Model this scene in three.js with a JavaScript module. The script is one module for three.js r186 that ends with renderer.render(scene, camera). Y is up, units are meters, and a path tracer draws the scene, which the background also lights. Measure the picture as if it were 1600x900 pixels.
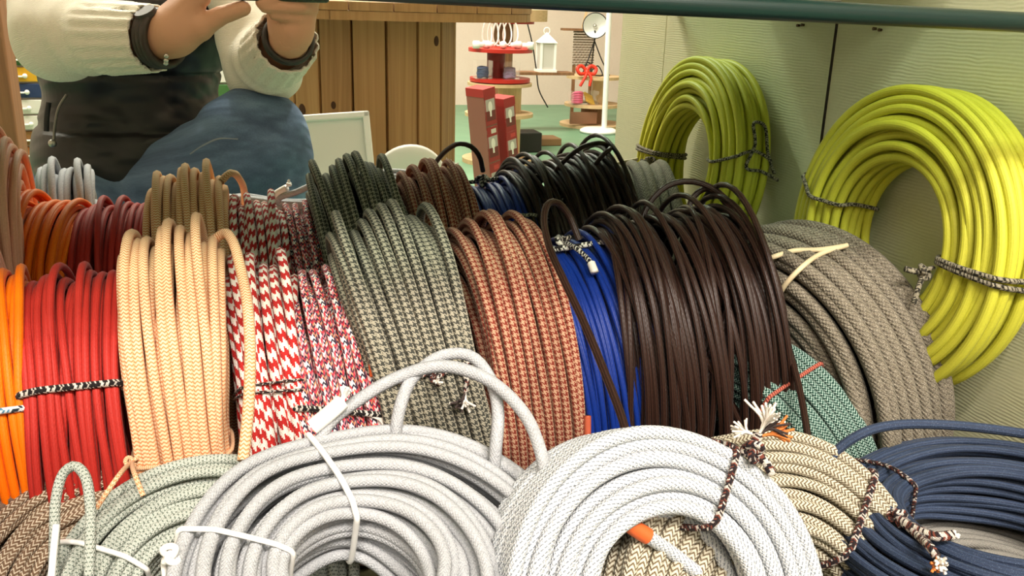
import * as THREE from 'three';
import { RoundedBoxGeometry } from 'three/addons/geometries/RoundedBoxGeometry.js';
import { MarchingCubes } from 'three/addons/objects/MarchingCubes.js';
import { mergeGeometries as mergeRaw, mergeVertices } from 'three/addons/utils/BufferGeometryUtils.js';
import { RectAreaLightUniformsLib } from 'three/addons/lights/RectAreaLightUniformsLib.js';

// ---------------------------------------------------------------- camera, light, exposure
const mergeGeometries = (L) => { const mixed = L.some((g) => !g.index); return mergeRaw(mixed ? L.map((g) => (g.index ? g.toNonIndexed() : g)) : L); };
const V = (x, y, z) => new THREE.Vector3(x, y, z);
const scene = new THREE.Scene();
const FOC = 1400, EYE = V(0, 0, 0.6);                                  // focal length in pixels of a 1600 x 900 frame; the phone's lens
const CX = V(0.95949, 0.0293, 0.28022), CY = V(0.05808, 0.95265, -0.29847), CZ = V(-0.2757, 0.30265, 0.91235);
const camera = new THREE.PerspectiveCamera(2 * Math.atan(450 / FOC) * 180 / Math.PI, 16 / 9, 0.01, 30);
camera.position.copy(EYE);
camera.quaternion.setFromRotationMatrix(new THREE.Matrix4().makeBasis(CX, CY, CZ));
camera.updateMatrixWorld();
scene.add(camera);
const renderer = new THREE.WebGLRenderer({ antialias: true });
renderer.toneMapping = THREE.LinearToneMapping;
renderer.toneMappingExposure = 0.9;
renderer.shadowMap.enabled = true;
RectAreaLightUniformsLib.init();
scene.background = new THREE.Color(0x000000);
const SPOTS = [[-0.55, 1.62, 1.55, 5.6], [0.12, 1.62, 1.7, 5.6], [0.75, 1.62, 1.45, 5]];      // ceiling spots aimed at the display: x, y, z, candela
const PANELS = [[0.3, 1.86, 2.0, 1.4, 0.7, 34], [0.8, 1.86, 3.9, 1.6, 0.8, 34], [-1.3, 1.86, 2.8, 1.2, 0.6, 34]];   // ceiling panels: x, y, z, w, d, intensity

const AIM = [0.1, -0.22, 0.2], LAMP_R = 1.5;                           // where the spots point, how large their faces are
const SPOT_LABEL = ['white ceiling spot lamp aimed at the coils, leftmost of three', 'white ceiling spot lamp aimed at the coils, middle one of three', 'white ceiling spot lamp aimed at the coils, rightmost of three'];

// ---------------------------------------------------------------- helpers
let seed = 7;
const rnd = () => { seed = (seed * 1664525 + 1013904223) >>> 0; return seed / 4294967296; };
const rr = (a, b) => a + (b - a) * rnd();
const hash = (x, y, s = 0) => { let h = (x * 374761393 + y * 668265263 + s * 974711) | 0; h = Math.imul(h ^ (h >>> 13), 1274126177); h ^= h >>> 16; return (h >>> 0) / 4294967296; };
const clamp = (x, a = 0, b = 1) => Math.min(b, Math.max(a, x));
const sm = (t) => t * t * (3 - 2 * t);
const mixc = (a, b, t) => [a[0] + (b[0] - a[0]) * t, a[1] + (b[1] - a[1]) * t, a[2] + (b[2] - a[2]) * t];
const ray = (u, v) => CX.clone().multiplyScalar((u - 800) / FOC).addScaledVector(CY, (450 - v) / FOC).addScaledVector(CZ, -1);
const at = (u, v, d) => EYE.clone().addScaledVector(ray(u, v), d);                     // a pixel of the photograph at a depth
const atZ = (u, v, z) => { const r = ray(u, v); return EYE.clone().addScaledVector(r, (z - EYE.z) / r.z); };
const mir = (u, v, z) => { const p = atZ(u, v, -z); p.z = z; return p; };              // a thing seen in the mirror, at its real distance z before it
const used = {};
function numbered(name) { const n = used[name] = (used[name] ?? -1) + 1; return n ? `${name}_${String(n).padStart(3, '0')}` : name; }
function shadowy(o) { o.castShadow = o.receiveShadow = true; return o; }
function thing(name, label, category, pos = V(0, 0, 0), group) {
  const o = new THREE.Group(); o.name = numbered(name); o.position.copy(pos); scene.add(o);
  o.userData = { label, category }; if (group) o.userData.group = group;
  return o;
}
function part(name, geo, mat, parent, label) {
  const m = shadowy(new THREE.Mesh(geo, mat)); m.name = name; parent.add(m);
  if (label) m.userData.label = label;
  return m;
}
function solo(name, geo, mat, label, category, group) {
  const m = shadowy(new THREE.Mesh(geo, mat)); m.name = numbered(name); scene.add(m);
  m.userData = { label, category }; if (group) m.userData.group = group;
  return m;
}
function struct(name, geo, mat, parent = scene) {
  const m = shadowy(new THREE.Mesh(geo, mat)); m.name = name; parent.add(m);
  m.userData.kind = 'structure';
  return m;
}
function boxUV(g) {                                                      // uv in metres by the face's direction
  const p = g.attributes.position, n = g.attributes.normal, uv = new Float32Array(p.count * 2);
  for (let i = 0; i < p.count; i++) {
    const a = [Math.abs(n.getX(i)), Math.abs(n.getY(i)), Math.abs(n.getZ(i))];
    const k = a.indexOf(Math.max(...a));
    uv[2 * i] = k === 0 ? p.getZ(i) : p.getX(i); uv[2 * i + 1] = k === 1 ? p.getZ(i) : p.getY(i);
  }
  g.setAttribute('uv', new THREE.BufferAttribute(uv, 2)); return g;
}
const bx = (x0, x1, y0, y1, z0, z1) => boxUV(new THREE.BoxGeometry(x1 - x0, y1 - y0, z1 - z0).translate((x0 + x1) / 2, (y0 + y1) / 2, (z0 + z1) / 2));
const rbx = (w, h, d, r = 0.004, s = 2) => boxUV(new RoundedBoxGeometry(w, h, d, s, r));
const cyl = (r0, r1, h, n = 32, y = 0) => new THREE.CylinderGeometry(r1, r0, h, n).translate(0, y, 0);

// ---------------------------------------------------------------- textures
function tex(w, h, fn, { rep = [1, 1], srgb = true } = {}) {
  const d = new Uint8Array(w * h * 4);
  for (let j = 0; j < h; j++) for (let i = 0; i < w; i++) {
    const c = fn(i / w, j / h, i, j), o = (j * w + i) * 4;
    d[o] = clamp(c[0], 0, 255); d[o + 1] = clamp(c[1], 0, 255); d[o + 2] = clamp(c[2], 0, 255); d[o + 3] = 255;
  }
  const t = new THREE.DataTexture(d, w, h, THREE.RGBAFormat);
  t.wrapS = t.wrapT = THREE.RepeatWrapping; t.magFilter = t.minFilter = THREE.LinearFilter;
  t.repeat.set(...rep); if (srgb) t.colorSpace = THREE.SRGBColorSpace; t.needsUpdate = true;
  return t;
}
function vnoise(x, y, px, py, s = 0) {                                  // periodic value noise
  const x0 = Math.floor(x), y0 = Math.floor(y), fx = sm(x - x0), fy = sm(y - y0);
  const g = (i, j) => hash(((i % px) + px) % px, ((j % py) + py) % py, s);
  return (g(x0, y0) * (1 - fx) + g(x0 + 1, y0) * fx) * (1 - fy) + (g(x0, y0 + 1) * (1 - fx) + g(x0 + 1, y0 + 1) * fx) * fy;
}
const braid = (u, v, nu, nv) => { const a = nv * v + nu * u, b = nv * v - nu * u, f = (t) => t - Math.floor(t); return ((Math.floor(a) + Math.floor(b)) & 1) ? Math.sin(Math.PI * f(a)) : Math.sin(Math.PI * f(b)); };
const braidBump = tex(128, 64, (u, v) => { const h = 255 * braid(u, v, 12, 12); return [h, h, h]; }, { srgb: false });
const silkBump = tex(128, 64, (u, v, i, j) => { const h = 150 + 70 * Math.sin(2 * Math.PI * 14 * v) * (0.6 + 0.4 * Math.sin(2 * Math.PI * (8 * u + 7 * v))) + 20 * hash(i, j); return [h, h, h]; }, { srgb: false });
const grit = (c, amt) => (u, v, i, j) => { const k = 1 + amt * (hash(i, j, 3) - 0.5); return [c[0] * k, c[1] * k, c[2] * k]; };
function fabric(map, o = {}) {
  const b = (o.silk ? silkBump : braidBump);
  const m = new THREE.MeshPhysicalMaterial({ map, bumpMap: b, bumpScale: o.bump ?? 0.0003, roughness: o.rough ?? 0.85, sheen: o.sheen ?? 0.25, sheenRoughness: 0.5, sheenColor: new THREE.Color(...(o.sheenColor ?? [0.5, 0.5, 0.5])), specularIntensity: o.spec ?? 0.5 });
  m.userData.tile = o.tile ?? 0.024;
  return m;
}
const tri = (x) => Math.abs(2 * (x - Math.floor(x)) - 1);
const zig = (nu, nv, amp, duty, A, B, noise = 0.12) => (u, v, i, j) => {
  let x = u * nu + amp * tri(v * nv); x -= Math.floor(x);
  const t = clamp((Math.abs(x - 0.5) * 2 - (1 - duty)) * 6 + 0.5), k = 1 + noise * (hash(i, j, 5) - 0.5);
  const c = mixc(A, B, t); return [c[0] * k, c[1] * k, c[2] * k];
};
const hound = (nu, nv, A, B, noise = 0.15) => (u, v, i, j) => {
  const x = Math.floor(v * nv * 8), y = Math.floor(u * nu * 8), over = ((x + y) % 4) < 2;
  const t = over ? (x % 8 < 4) : (y % 8 < 4), k = 1 + noise * (hash(i, j, 5) - 0.5);
  const c = t ? A : B; return [c[0] * k, c[1] * k, c[2] * k];
};
const herring = (nu, nv, pal, s) => (u, v, i, j) => {
  const col = Math.floor(v * nv), f = v * nv - col, y = Math.floor(((u * nu + (col & 1 ? f : 1 - f) * 1.0) % nu + nu) % nu);
  const c = pal[Math.floor(hash(col, y, s) * pal.length)], k = 1 + 0.25 * (hash(i, j, 5) - 0.5); return [c[0] * k, c[1] * k, c[2] * k];
};
const CW = 256, CH = 64;
const M = {};
M.orange = fabric(tex(64, 64, grit([238, 112, 4], 0.1)), { silk: 1, rough: 0.55 });
M.red = fabric(tex(64, 64, grit([172, 42, 34], 0.12)), { silk: 1, rough: 0.6 });
M.peach = fabric(tex(64, 64, grit([238, 176, 150], 0.08)), { silk: 1, rough: 0.55 });
M.beige = fabric(tex(CW, CH, zig(12, 6, 0.55, 0.42, [244, 212, 172], [214, 138, 90])), {});
M.houndRed = fabric(tex(CW, CH, (u, v, i, j) => { const k = Math.floor(v * 20), f = u * 2 + 0.5 * ((k >> 2) & 1) + 0.1 * (k & 3) + 0.03 * hash(k, 3), q = 1 + 0.15 * (hash(i, j) - 0.5), c = f - Math.floor(f) < 0.5 ? [232, 222, 212] : [178, 38, 36]; return [c[0] * q, c[1] * q, c[2] * q]; }), { tile: 0.02 });
M.melange = fabric(tex(CW, CH, herring(18, 14, [[232, 214, 210], [214, 60, 74], [228, 130, 140], [236, 150, 110], [40, 42, 60], [150, 40, 60], [240, 232, 228], [70, 50, 66]], 9)), {});
M.houndGrey = fabric(tex(280, 80, hound(7, 5, [160, 154, 136], [62, 62, 56])), {});
M.houndRust = fabric(tex(280, 80, hound(7, 5, [184, 146, 118], [122, 46, 34])), {});
M.blue = fabric(tex(64, 64, grit([14, 42, 118], 0.15)), { silk: 1, rough: 0.4, bump: 0.0004 });
M.brown = fabric(tex(64, 64, (u, v, i, j) => { const s = Math.sin(2 * Math.PI * 9 * v) * 0.5 + 0.5; return mixc([32, 20, 16], [60, 39, 31], s * (0.7 + 0.3 * hash(i, j))); }), { silk: 1, rough: 0.32, bump: 0.0004 });
M.tweed = fabric(tex(CW, CH, (u, v, i, j) => { const s = (u * 12 + v * 8) % 1, n = hash(i >> 1, j >> 1, 4), k = hash(i, j, 6); let c = mixc([104, 96, 82], [132, 124, 108], n); if (s < 0.28) c = mixc(c, [66, 60, 52], 0.6); if (k > 0.93) c = [190, 182, 166]; return c; }), { tile: 0.04, bump: 0.0006 });
M.teal = fabric(tex(CW, CH, zig(12, 6, 0.8, 0.36, [20, 56, 46], [180, 202, 192])), {});
M.lime = fabric(tex(64, 64, grit([202, 200, 66], 0.06)), { silk: 1, rough: 0.5, bump: 0.0003, sheenColor: [0.6, 0.6, 0.2] });
M.pale = fabric(tex(256, 128, (u, v, i, j) => { const n = hash(i >> 1, j, 2) * 0.6 + vnoise(u * 64, v * 32, 64, 32, 5) * 0.4; return mixc([140, 143, 148], [204, 205, 207], n); }), {});
M.white = fabric(tex(CW, CH, (u, v, i, j) => { const r = u * 14, row = Math.floor(r), x = v * 10 + (row & 1) * 0.5, f = x - Math.floor(x), g = r - row; const dash = Math.abs(f - 0.5 - (g - 0.5) * 0.5) < 0.13 && g > 0.15 && g < 0.85; return dash ? [120, 126, 136] : mixc([192, 197, 202], [222, 223, 224], hash(i, j)); }), { bump: 0.0005 });
M.sage = fabric(tex(CW, CH, (u, v, i, j) => { const r = u * 14, row = Math.floor(r), x = v * 8 + (row & 1) * 0.5, f = x - Math.floor(x), g = r - row; const dash = Math.abs(g - 0.5) < 0.17 && f > 0.15 && f < 0.8; return dash ? [112, 122, 112] : mixc([168, 174, 164], [198, 202, 192], hash(i, j)); }), { bump: 0.0005 });
M.sand = fabric(tex(CW, CH, zig(10, 5, 0.9, 0.42, [210, 203, 182], [106, 92, 72])), { bump: 0.0004 });
M.cocoa = fabric(tex(CW, CH, zig(10, 5, 0.9, 0.34, [112, 88, 68], [206, 192, 170])), { bump: 0.0004 });
M.earth = fabric(tex(CW, CH, (u, v, i, j) => mixc([84, 66, 54], [118, 96, 80], hash(i, j))), {});
M.olive = fabric(tex(CW, CH, zig(12, 6, 0.8, 0.4, [60, 62, 42], [176, 172, 138])), {});
M.navy = fabric(tex(CW, CH, (u, v, i, j) => { const s = Math.sin(2 * Math.PI * 8 * v) * 0.5 + 0.5; const c = mixc([34, 44, 64], [56, 70, 96], s * 0.6 + 0.4 * hash(i >> 1, j, 8)); return hash(i, j, 4) > 0.985 ? [150, 160, 180] : c; }), { silk: 1, rough: 0.7 });
M.grey = fabric(tex(CW, CH, (u, v, i, j) => mixc([104, 102, 96], [160, 156, 148], hash(i, j) * 0.7 + 0.3 * tri(u * 30 + v * 6))), {});
M.green = fabric(tex(64, 64, grit([20, 120, 70], 0.15)), { silk: 1, rough: 0.5 });
M.cordBW = fabric(tex(128, 32, herring(16, 6, [[222, 214, 202], [30, 26, 26], [200, 190, 178], [40, 34, 34], [28, 24, 24]], 3)), { tile: 0.012, bump: 0.0004 });
M.cordRed = fabric(tex(128, 32, herring(16, 6, [[216, 208, 196], [36, 28, 30], [118, 62, 50], [200, 190, 182], [40, 34, 40], [44, 32, 32]], 4)), { tile: 0.012, bump: 0.0004 });
M.cordBlue = fabric(tex(128, 32, herring(12, 6, [[226, 226, 222], [90, 140, 170], [40, 50, 60], [232, 230, 228]], 6)), { tile: 0.012, bump: 0.0004 });
M.cordGrey = fabric(tex(128, 32, herring(16, 6, [[170, 162, 140], [44, 42, 36], [150, 142, 122], [60, 56, 46]], 5)), { tile: 0.012, bump: 0.0004 });
M.cordPink = fabric(tex(64, 32, zig(8, 2, 0.4, 0.5, [214, 116, 92], [120, 50, 44])), { tile: 0.02 });
M.plasticWhite = new THREE.MeshPhysicalMaterial({ color: 0xf2f1ec, roughness: 0.4 });
M.raffia = new THREE.MeshPhysicalMaterial({ color: 0xd8c6a0, roughness: 0.6 });
M.capOrange = new THREE.MeshPhysicalMaterial({ color: 0xd8602a, roughness: 0.5 });
M.copper = new THREE.MeshPhysicalMaterial({ color: 0xb5563a, roughness: 0.45, metalness: 0.3 });
M.fray = new THREE.MeshStandardMaterial({ color: 0xe8e0d6, roughness: 0.9 });
M.frayOrange = new THREE.MeshStandardMaterial({ color: 0xd07a3a, roughness: 0.9 });
M.frayDark = new THREE.MeshStandardMaterial({ color: 0x3a2e2c, roughness: 0.9 });
const wood = (c0, c1, w = 256, h = 256, s = 1) => tex(w, h, (u, v, i, j) => {
  const n = vnoise(u * 24 + 2 * vnoise(u * 3, v * 3, 3, 3, s), v * 2, 24, 2, s), f = vnoise(u * 128, v * 8, 128, 8, s + 2), l = vnoise(u * 4, v * 2, 4, 2, s + 5);
  return mixc(c0, c1, clamp(0.5 * n + 0.25 * f + 0.35 * l));
});
const plain = (c, rough = 0.7, o = {}) => new THREE.MeshPhysicalMaterial({ color: c, roughness: rough, ...o });

// ---------------------------------------------------------------- tubes and coils
function tubeRings(P, N, rad, rs, tile, closed, caps = true) {           // P points, N a normal per point, rad radius or function
  const n = P.length, T = V(), B = V(), pos = new Float32Array((n * (rs + 1) + (caps ? 2 : 0)) * 3), nor = new Float32Array(pos.length), uv = new Float32Array(pos.length / 3 * 2), idx = [];
  let s = 0; const q = V();
  for (let i = 0; i < n; i++) {
    if (i) s += P[i].distanceTo(P[i - 1]);
    const a = P[closed ? (i - 1 + n - 1) % (n - 1) : Math.max(0, i - 1)], b = P[closed ? (i + 1) % (n - 1) : Math.min(n - 1, i + 1)];
    T.subVectors(b, a).normalize(); const n1 = N[i].clone().addScaledVector(T, -N[i].dot(T)).normalize(); B.crossVectors(T, n1);
    const r = typeof rad === 'function' ? rad(i / (n - 1)) : rad;
    for (let k = 0; k <= rs; k++) {
      const c = Math.cos(k / rs * 6.28319), d = Math.sin(k / rs * 6.28319), o = (i * (rs + 1) + k);
      q.set(n1.x * c + B.x * d, n1.y * c + B.y * d, n1.z * c + B.z * d);
      pos[3 * o] = P[i].x + q.x * r; pos[3 * o + 1] = P[i].y + q.y * r; pos[3 * o + 2] = P[i].z + q.z * r;
      nor[3 * o] = q.x; nor[3 * o + 1] = q.y; nor[3 * o + 2] = q.z; uv[2 * o] = s / tile; uv[2 * o + 1] = k / rs;
      if (i < n - 1 && k < rs) { const e = o + rs + 1; idx.push(o, o + 1, e, e, o + 1, e + 1); }
    }
  }
  if (caps) for (const e of [0, 1]) {
    const o = n * (rs + 1) + e, i = e ? n - 1 : 0, p = P[i]; pos.set([p.x, p.y, p.z], 3 * o);
    const t = P[e ? n - 1 : 0].clone().sub(P[e ? n - 2 : 1]).normalize(); nor.set([t.x, t.y, t.z], 3 * o);
    if (!closed) for (let k = 0; k < rs; k++) { const a = i * (rs + 1) + k; e ? idx.push(o, a, a + 1) : idx.push(o, a + 1, a); }
  }
  const g = new THREE.BufferGeometry();
  g.setAttribute('position', new THREE.BufferAttribute(pos, 3)); g.setAttribute('normal', new THREE.BufferAttribute(nor, 3)); g.setAttribute('uv', new THREE.BufferAttribute(uv, 2));
  g.setIndex(new THREE.BufferAttribute(new Uint32Array(idx), 1));
  return g;
}
function tube(pts, rad, { n = 48, rs = 8, tile = 0.024, closed = false } = {}) {
  const c = new THREE.CatmullRomCurve3(pts, closed, 'centripetal'), P = c.getSpacedPoints(n);
  let N = V(0, 1, 0); const t0 = P[1].clone().sub(P[0]).normalize(); if (Math.abs(t0.y) > 0.8) N = V(1, 0, 0);
  const Ns = []; let pt = t0;
  for (let i = 0; i < P.length; i++) {
    const t = i < P.length - 1 ? P[i + 1].clone().sub(P[i]).normalize() : pt;
    N = N.clone().addScaledVector(t, -N.dot(t)).normalize(); Ns.push(N); pt = t;
  }
  return tubeRings(P, Ns, rad, rs, tile, closed, !closed);
}
const TRI = { n: 0 };
function coilPath(o) {
  const { Ro, Ri, W, r, sq = 1, jit = 0.6, loose = 0, seed: sd = 1, pinch = [], lift = 0.012, liftAt = 0, wave = 1, egg = 0 } = o;
  seed = sd * 7919 + 13;
  const turns = [], dz = 2.04 * r, dr = 1.8 * r, nL = Math.max(2, Math.floor((Ro - Ri) / dr)), nW = Math.max(2, Math.floor(W / dz));
  for (let k = nL - 1; k >= 0; k--) {
    const row = [], cnt = nW - (k === 0 && nW > 3 && !o.flat ? 1 : 0) - (k % 2 && nW > 3 ? 1 : 0);
    for (let i = 0; i < cnt; i++) {
      if (k > 1 && k < nL - 2 && i > 1 && i < cnt - 2) continue;
      row.push([Ro - r - k * dr + rr(-1, 1) * r * jit * 0.7, (i - (cnt - 1) / 2) * dz + rr(-1, 1) * r * jit * 0.6, k]);
    }
    if (k & 1) row.reverse();
    turns.push(...row);
  }
  const T = turns.map(([p, z, k]) => ({ p, z, k, a: rr(0, 1) ** 2 * r * jit * wave, fa: rr(0, 6.28), b: rr(0.2, 1) * r * jit * wave * 1.1, fb: rr(0, 6.28), c: rr(0, 0.7) * r * jit * wave, fc: rr(0, 6.28), d: rr(0, 0.3) * r * jit * wave, l: 0 }));
  const outer = T.filter((t) => t.k === 0); for (let i = 0; i < loose && outer.length; i++) { const t = outer[Math.floor(rnd() * outer.length)]; t.l = rr(0.4, 1) * lift; }
  const fields = ['p', 'z', 'a', 'b', 'c', 'd', 'l'];
  const wrap = (x) => x - 6.28319 * Math.round(x / 6.28319);
  const th0 = o.th0 ?? 2.6;
  function pz(j, th, mixTo) {                                            // radius and axial place of turn j at an angle
    const A = T[j], B = T[Math.min(T.length - 1, j + 1)], L = {}; for (const f of fields) L[f] = A[f] + (B[f] - A[f]) * mixTo;
    let p = L.p + L.a * Math.cos(th - A.fa) * (1 - mixTo) + L.a * Math.cos(th - B.fa) * mixTo + L.d * Math.sin(3 * th + A.fa) * (1 - mixTo) + L.d * Math.sin(3 * th + B.fa) * mixTo;
    let z = L.z + L.b * (Math.cos(th - A.fb) * (1 - mixTo) + Math.cos(th - B.fb) * mixTo) + L.c * (Math.cos(2 * th - A.fc) * (1 - mixTo) + Math.cos(2 * th - B.fc) * mixTo);
    p += L.l * Math.exp(-((wrap(th - liftAt) / 0.6) ** 2));
    for (const [t, w = 0.5, kz = 0.18, kp = 0.1] of pinch) { const g = Math.exp(-((wrap(th - t) / w) ** 2)); z *= 1 - kz * g; p += (((Ro + Ri) / 2) - p) * kp * g; }
    if (o.spread) p = Ro - (Ro - p) * (1 + o.spread[1] * (0.5 - 0.5 * Math.cos(th - o.spread[0])));
    if (o.fan) z *= 1 + o.fan * Math.cos(th - (o.fanAt ?? 0));
    return [p, z];
  }
  const place = (p, z, th) => V(z + (o.shear ?? 0) * p * Math.cos(th), p * Math.cos(th) * (1 + egg * Math.cos(th)), sq * p * Math.sin(th));
  return { T, pz, place, th0 };
}
function coilPoints(o, cp) {                                             // [place, outward direction, angle] along the wound cable
  const S = o.S ?? 72, L = [], n = cp.T.length;
  for (let j = 0; j < n; j++) for (let i = 0; i < S || (j === n - 1 && i === S); i++) {
    const f = i / S, th = cp.th0 + f * 6.28319, m = sm(clamp((f - 0.55) / 0.45)) * (j < n - 1 ? 1 : 0), [p, z] = cp.pz(j, th, m);
    L.push([cp.place(p, z, th), V(0, Math.cos(th), Math.sin(th)), th]);
  }
  return L;
}
function coilGeo(o, cp) { const L = coilPoints(o, cp); return tubeRings(L.map((q) => q[0]), L.map((q) => q[1]), o.r, o.rs ?? 7, o.mat.userData.tile, false); }
function sectionHull(o, cp, th, extra) {                                // outline of the bundle where a tie goes round it
  const pts = []; for (let j = 0; j < cp.T.length; j++) { const f = (((th - cp.th0) / 6.28319) % 1 + 1) % 1; const [p, z] = cp.pz(j, th, j < cp.T.length - 1 ? sm(clamp((f - 0.55) / 0.45)) : 0); if (cp.T[j].l < 0.004 || Math.abs(th - (o.liftAt ?? 0)) > 1) for (let k = 0; k < 10; k++) pts.push([z + extra * Math.cos(k * 0.628), p + extra * Math.sin(k * 0.628)]); }
  pts.sort((a, b) => a[0] - b[0] || a[1] - b[1]);
  const cr = (a, b, c) => (b[0] - a[0]) * (c[1] - a[1]) - (b[1] - a[1]) * (c[0] - a[0]);
  const half = (L) => { const h = []; for (const p of L) { while (h.length > 1 && cr(h[h.length - 2], h[h.length - 1], p) <= 0) h.pop(); h.push(p); } h.pop(); return h; };
  return [...half(pts), ...half(pts.reverse())];
}
function tieGeo(o, cp, { th, r, tilt = 0, sag = 0, double = 0, tile = 0.012, flat = 1 }) {
  const H = sectionHull(o, cp, th, o.r + r * 0.7), loops = [];
  for (let d = 0; d <= double; d++) {
    const pts = H.map(([z, p]) => cp.place(p, z, th + tilt * (z / o.W) + (d ? 0.05 + 0.03 * z / o.W : 0) + sag * Math.cos(z / o.W * 3)));
    const c = new THREE.CatmullRomCurve3(pts, true, 'centripetal'), P = c.getSpacedPoints(110), mid = cp.place((o.Ro + o.Ri) / 2, 0, th);
    loops.push(tubeRings(P, P.map((p) => p.clone().sub(mid)), r, 7, tile, true, false));
  }
  return loops.length > 1 ? mergeGeometries(loops) : loops[0];
}
function knotGeo(c, r, R, s = 1) {                                      // a small overhand knot
  seed = 31 + s; const pts = []; for (let i = 0; i < 22; i++) { const t = i / 22 * 6.28319; pts.push(V(c.x + R * (Math.sin(t) + 1.6 * Math.sin(2 * t)) * 0.42, c.y + R * (Math.cos(t) - 1.6 * Math.cos(2 * t)) * 0.42, c.z - R * 0.6 * Math.sin(3 * t))); }
  return tube(pts, r, { n: 90, rs: 7, tile: 0.012, closed: true });
}
function frayGeo(p, dir, len, spread, n, r, s = 1) {
  seed = 77 + s; const gs = []; const d = dir.clone().normalize();
  for (let i = 0; i < n; i++) { const e = d.clone().add(V(rr(-1, 1), rr(-1, 1), rr(-1, 1)).multiplyScalar(spread)).normalize(); gs.push(tube([p.clone(), p.clone().addScaledVector(d, len * 0.35).addScaledVector(e, len * 0.1), p.clone().addScaledVector(e, len * rr(0.7, 1.05))], r, { n: 6, rs: 4 })); }
  return mergeGeometries(gs);
}
const proj = (p) => { const q = V().subVectors(p, EYE), d = -q.dot(CZ); return [800 + FOC * q.dot(CX) / d, 450 - FOC * q.dot(CY) / d, d]; };
function coil(name, label, o) {
  const A = V(...o.A).normalize(), up = V(...(o.up ?? [0, 1, 0])), U = up.addScaledVector(A, -up.dot(A)).normalize(), F = V().crossVectors(A, U);
  const g = thing(name, label, 'cable coil', Array.isArray(o.C) ? V(...o.C) : o.C); g.quaternion.setFromRotationMatrix(new THREE.Matrix4().makeBasis(A, U, F)); g.updateMatrixWorld(true);
  const look = () => { o.seen = coilPoints(o, o.cp).map(([p, , th]) => { const w = p.clone().applyMatrix4(g.matrixWorld), a = proj(w), m = proj(V(w.x, w.y, -w.z)); return [w, th, a, m]; }); };
  const find = (u, v, side = 2) => { let b = null, e = null; for (const q of o.seen) { const k = q[side], r = Math.hypot(k[0] - u, k[1] - v); if (r < 16 && (!b || k[2] < b[side][2])) b = q; if (!e || r < e[0]) e = [r, q]; } return b ?? e[1]; };
  o.cp = coilPath(o); look();
  for (const t of o.ties ?? []) if (t.at) t.th = find(...t.at)[1] % 6.28319;
  o.pinch = [...(o.pinch ?? []), ...(o.ties ?? []).filter((t) => t.k).map((t) => [t.th, 0.5, t.k, t.kp ?? 0.03])];
  o.cp = coilPath(o); look();
  part('cable', coilGeo(o, o.cp), o.mat, g);
  for (const t of o.ties ?? []) part('tie', tieGeo(o, o.cp, t), t.mat, g, t.label);
  g.inv = g.matrixWorld.clone().invert();
  g.w = (p) => p.clone().applyMatrix4(g.inv);                           // a place in the room in the coil's own axes
  g.on = (u, v, lift = 0.001) => { const q = find(u, v); return at(u, v, q[2][2] - o.r - lift); };          // a place on the coil's surface
  g.back = (u, v, lift = 0.001) => { const q = find(u, v, 3), p = at(u, v, q[3][2] - o.r - lift); p.z = -p.z; return p; };   // the same on the side that the mirror shows
  g.end = (nm, pts, r, mat, opt = {}, lab) => part(nm, tube(pts.map(g.w), r, { tile: mat.userData.tile ?? 0.024, ...opt }), mat, g, lab);
  g.knot = (p, r, R, mat, s) => part('knot', knotGeo(g.w(p), r, R, s), mat, g);
  g.fray = (p, q, len, sp, n, mat, s, r = 0.0008) => part('frayed_end', frayGeo(g.w(p), g.w(q).sub(g.w(p)), len, sp, n, r, s), mat, g);
  return g;
}

// ---------------------------------------------------------------- the shop and the display cubby (structure)
const FL = -0.72, CEIL = 1.9, XW = 0.429, SHELF = -0.325;
const paint = tex(256, 256, (u, v, i, j) => { const n = vnoise(u * 8, v * 8, 8, 8, 3); return mixc([210, 210, 172], [220, 220, 186], n * 0.7 + 0.3 * hash(i, j)); }, { rep: [3, 3] });
const ridges = tex(256, 256, (u, v, i, j) => { const w = v * 90 + 0.9 * (vnoise(u * 6, v * 12, 6, 12, 6) + 0.6 * vnoise(u * 24, v * 24, 24, 24, 8)); const h = 128 + 80 * Math.sin(6.28319 * w) * vnoise(u * 10, v * 10, 10, 10, 9) + 40 * (vnoise(u * 60, v * 60, 60, 60, 4) - 0.5); return [h, h, h]; }, { rep: [5, 5], srgb: false });
const panelMat = new THREE.MeshPhysicalMaterial({ map: paint, bumpMap: ridges, bumpScale: 0.0005, roughness: 0.5 });
const wallMat = new THREE.MeshStandardMaterial({ map: tex(128, 128, (u, v, i, j) => mixc([216, 196, 182], [226, 208, 194], vnoise(u * 6, v * 6, 6, 6, 2) * 0.7 + 0.3 * hash(i, j))), roughness: 0.9 });
const ceilMat = plain(0xe8e4da, 0.9);
const floorMat = new THREE.MeshPhysicalMaterial({ map: tex(256, 256, (u, v, i, j) => mixc([98, 138, 108], [116, 154, 122], vnoise(u * 12, v * 12, 12, 12, 7) * 0.6 + 0.4 * hash(i, j))), roughness: 0.45 });
struct('floor', bx(-2.6, 3.4, FL - 0.1, FL, -0.12, 6.0), floorMat);
struct('ceiling', bx(-2.6, 3.4, CEIL, CEIL + 0.1, -0.12, 6.0), ceilMat);
struct('wall_back', bx(-2.6, 3.4, FL, CEIL, -0.12, -0.03), wallMat);
struct('wall_front', bx(-2.6, 3.4, FL, CEIL, 5.9, 6.0), wallMat);
struct('wall_left', bx(-2.6, -2.5, FL, CEIL, -0.03, 5.9), wallMat);
struct('wall_right', bx(3.3, 3.4, FL, CEIL, -0.03, 5.9), wallMat);

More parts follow.
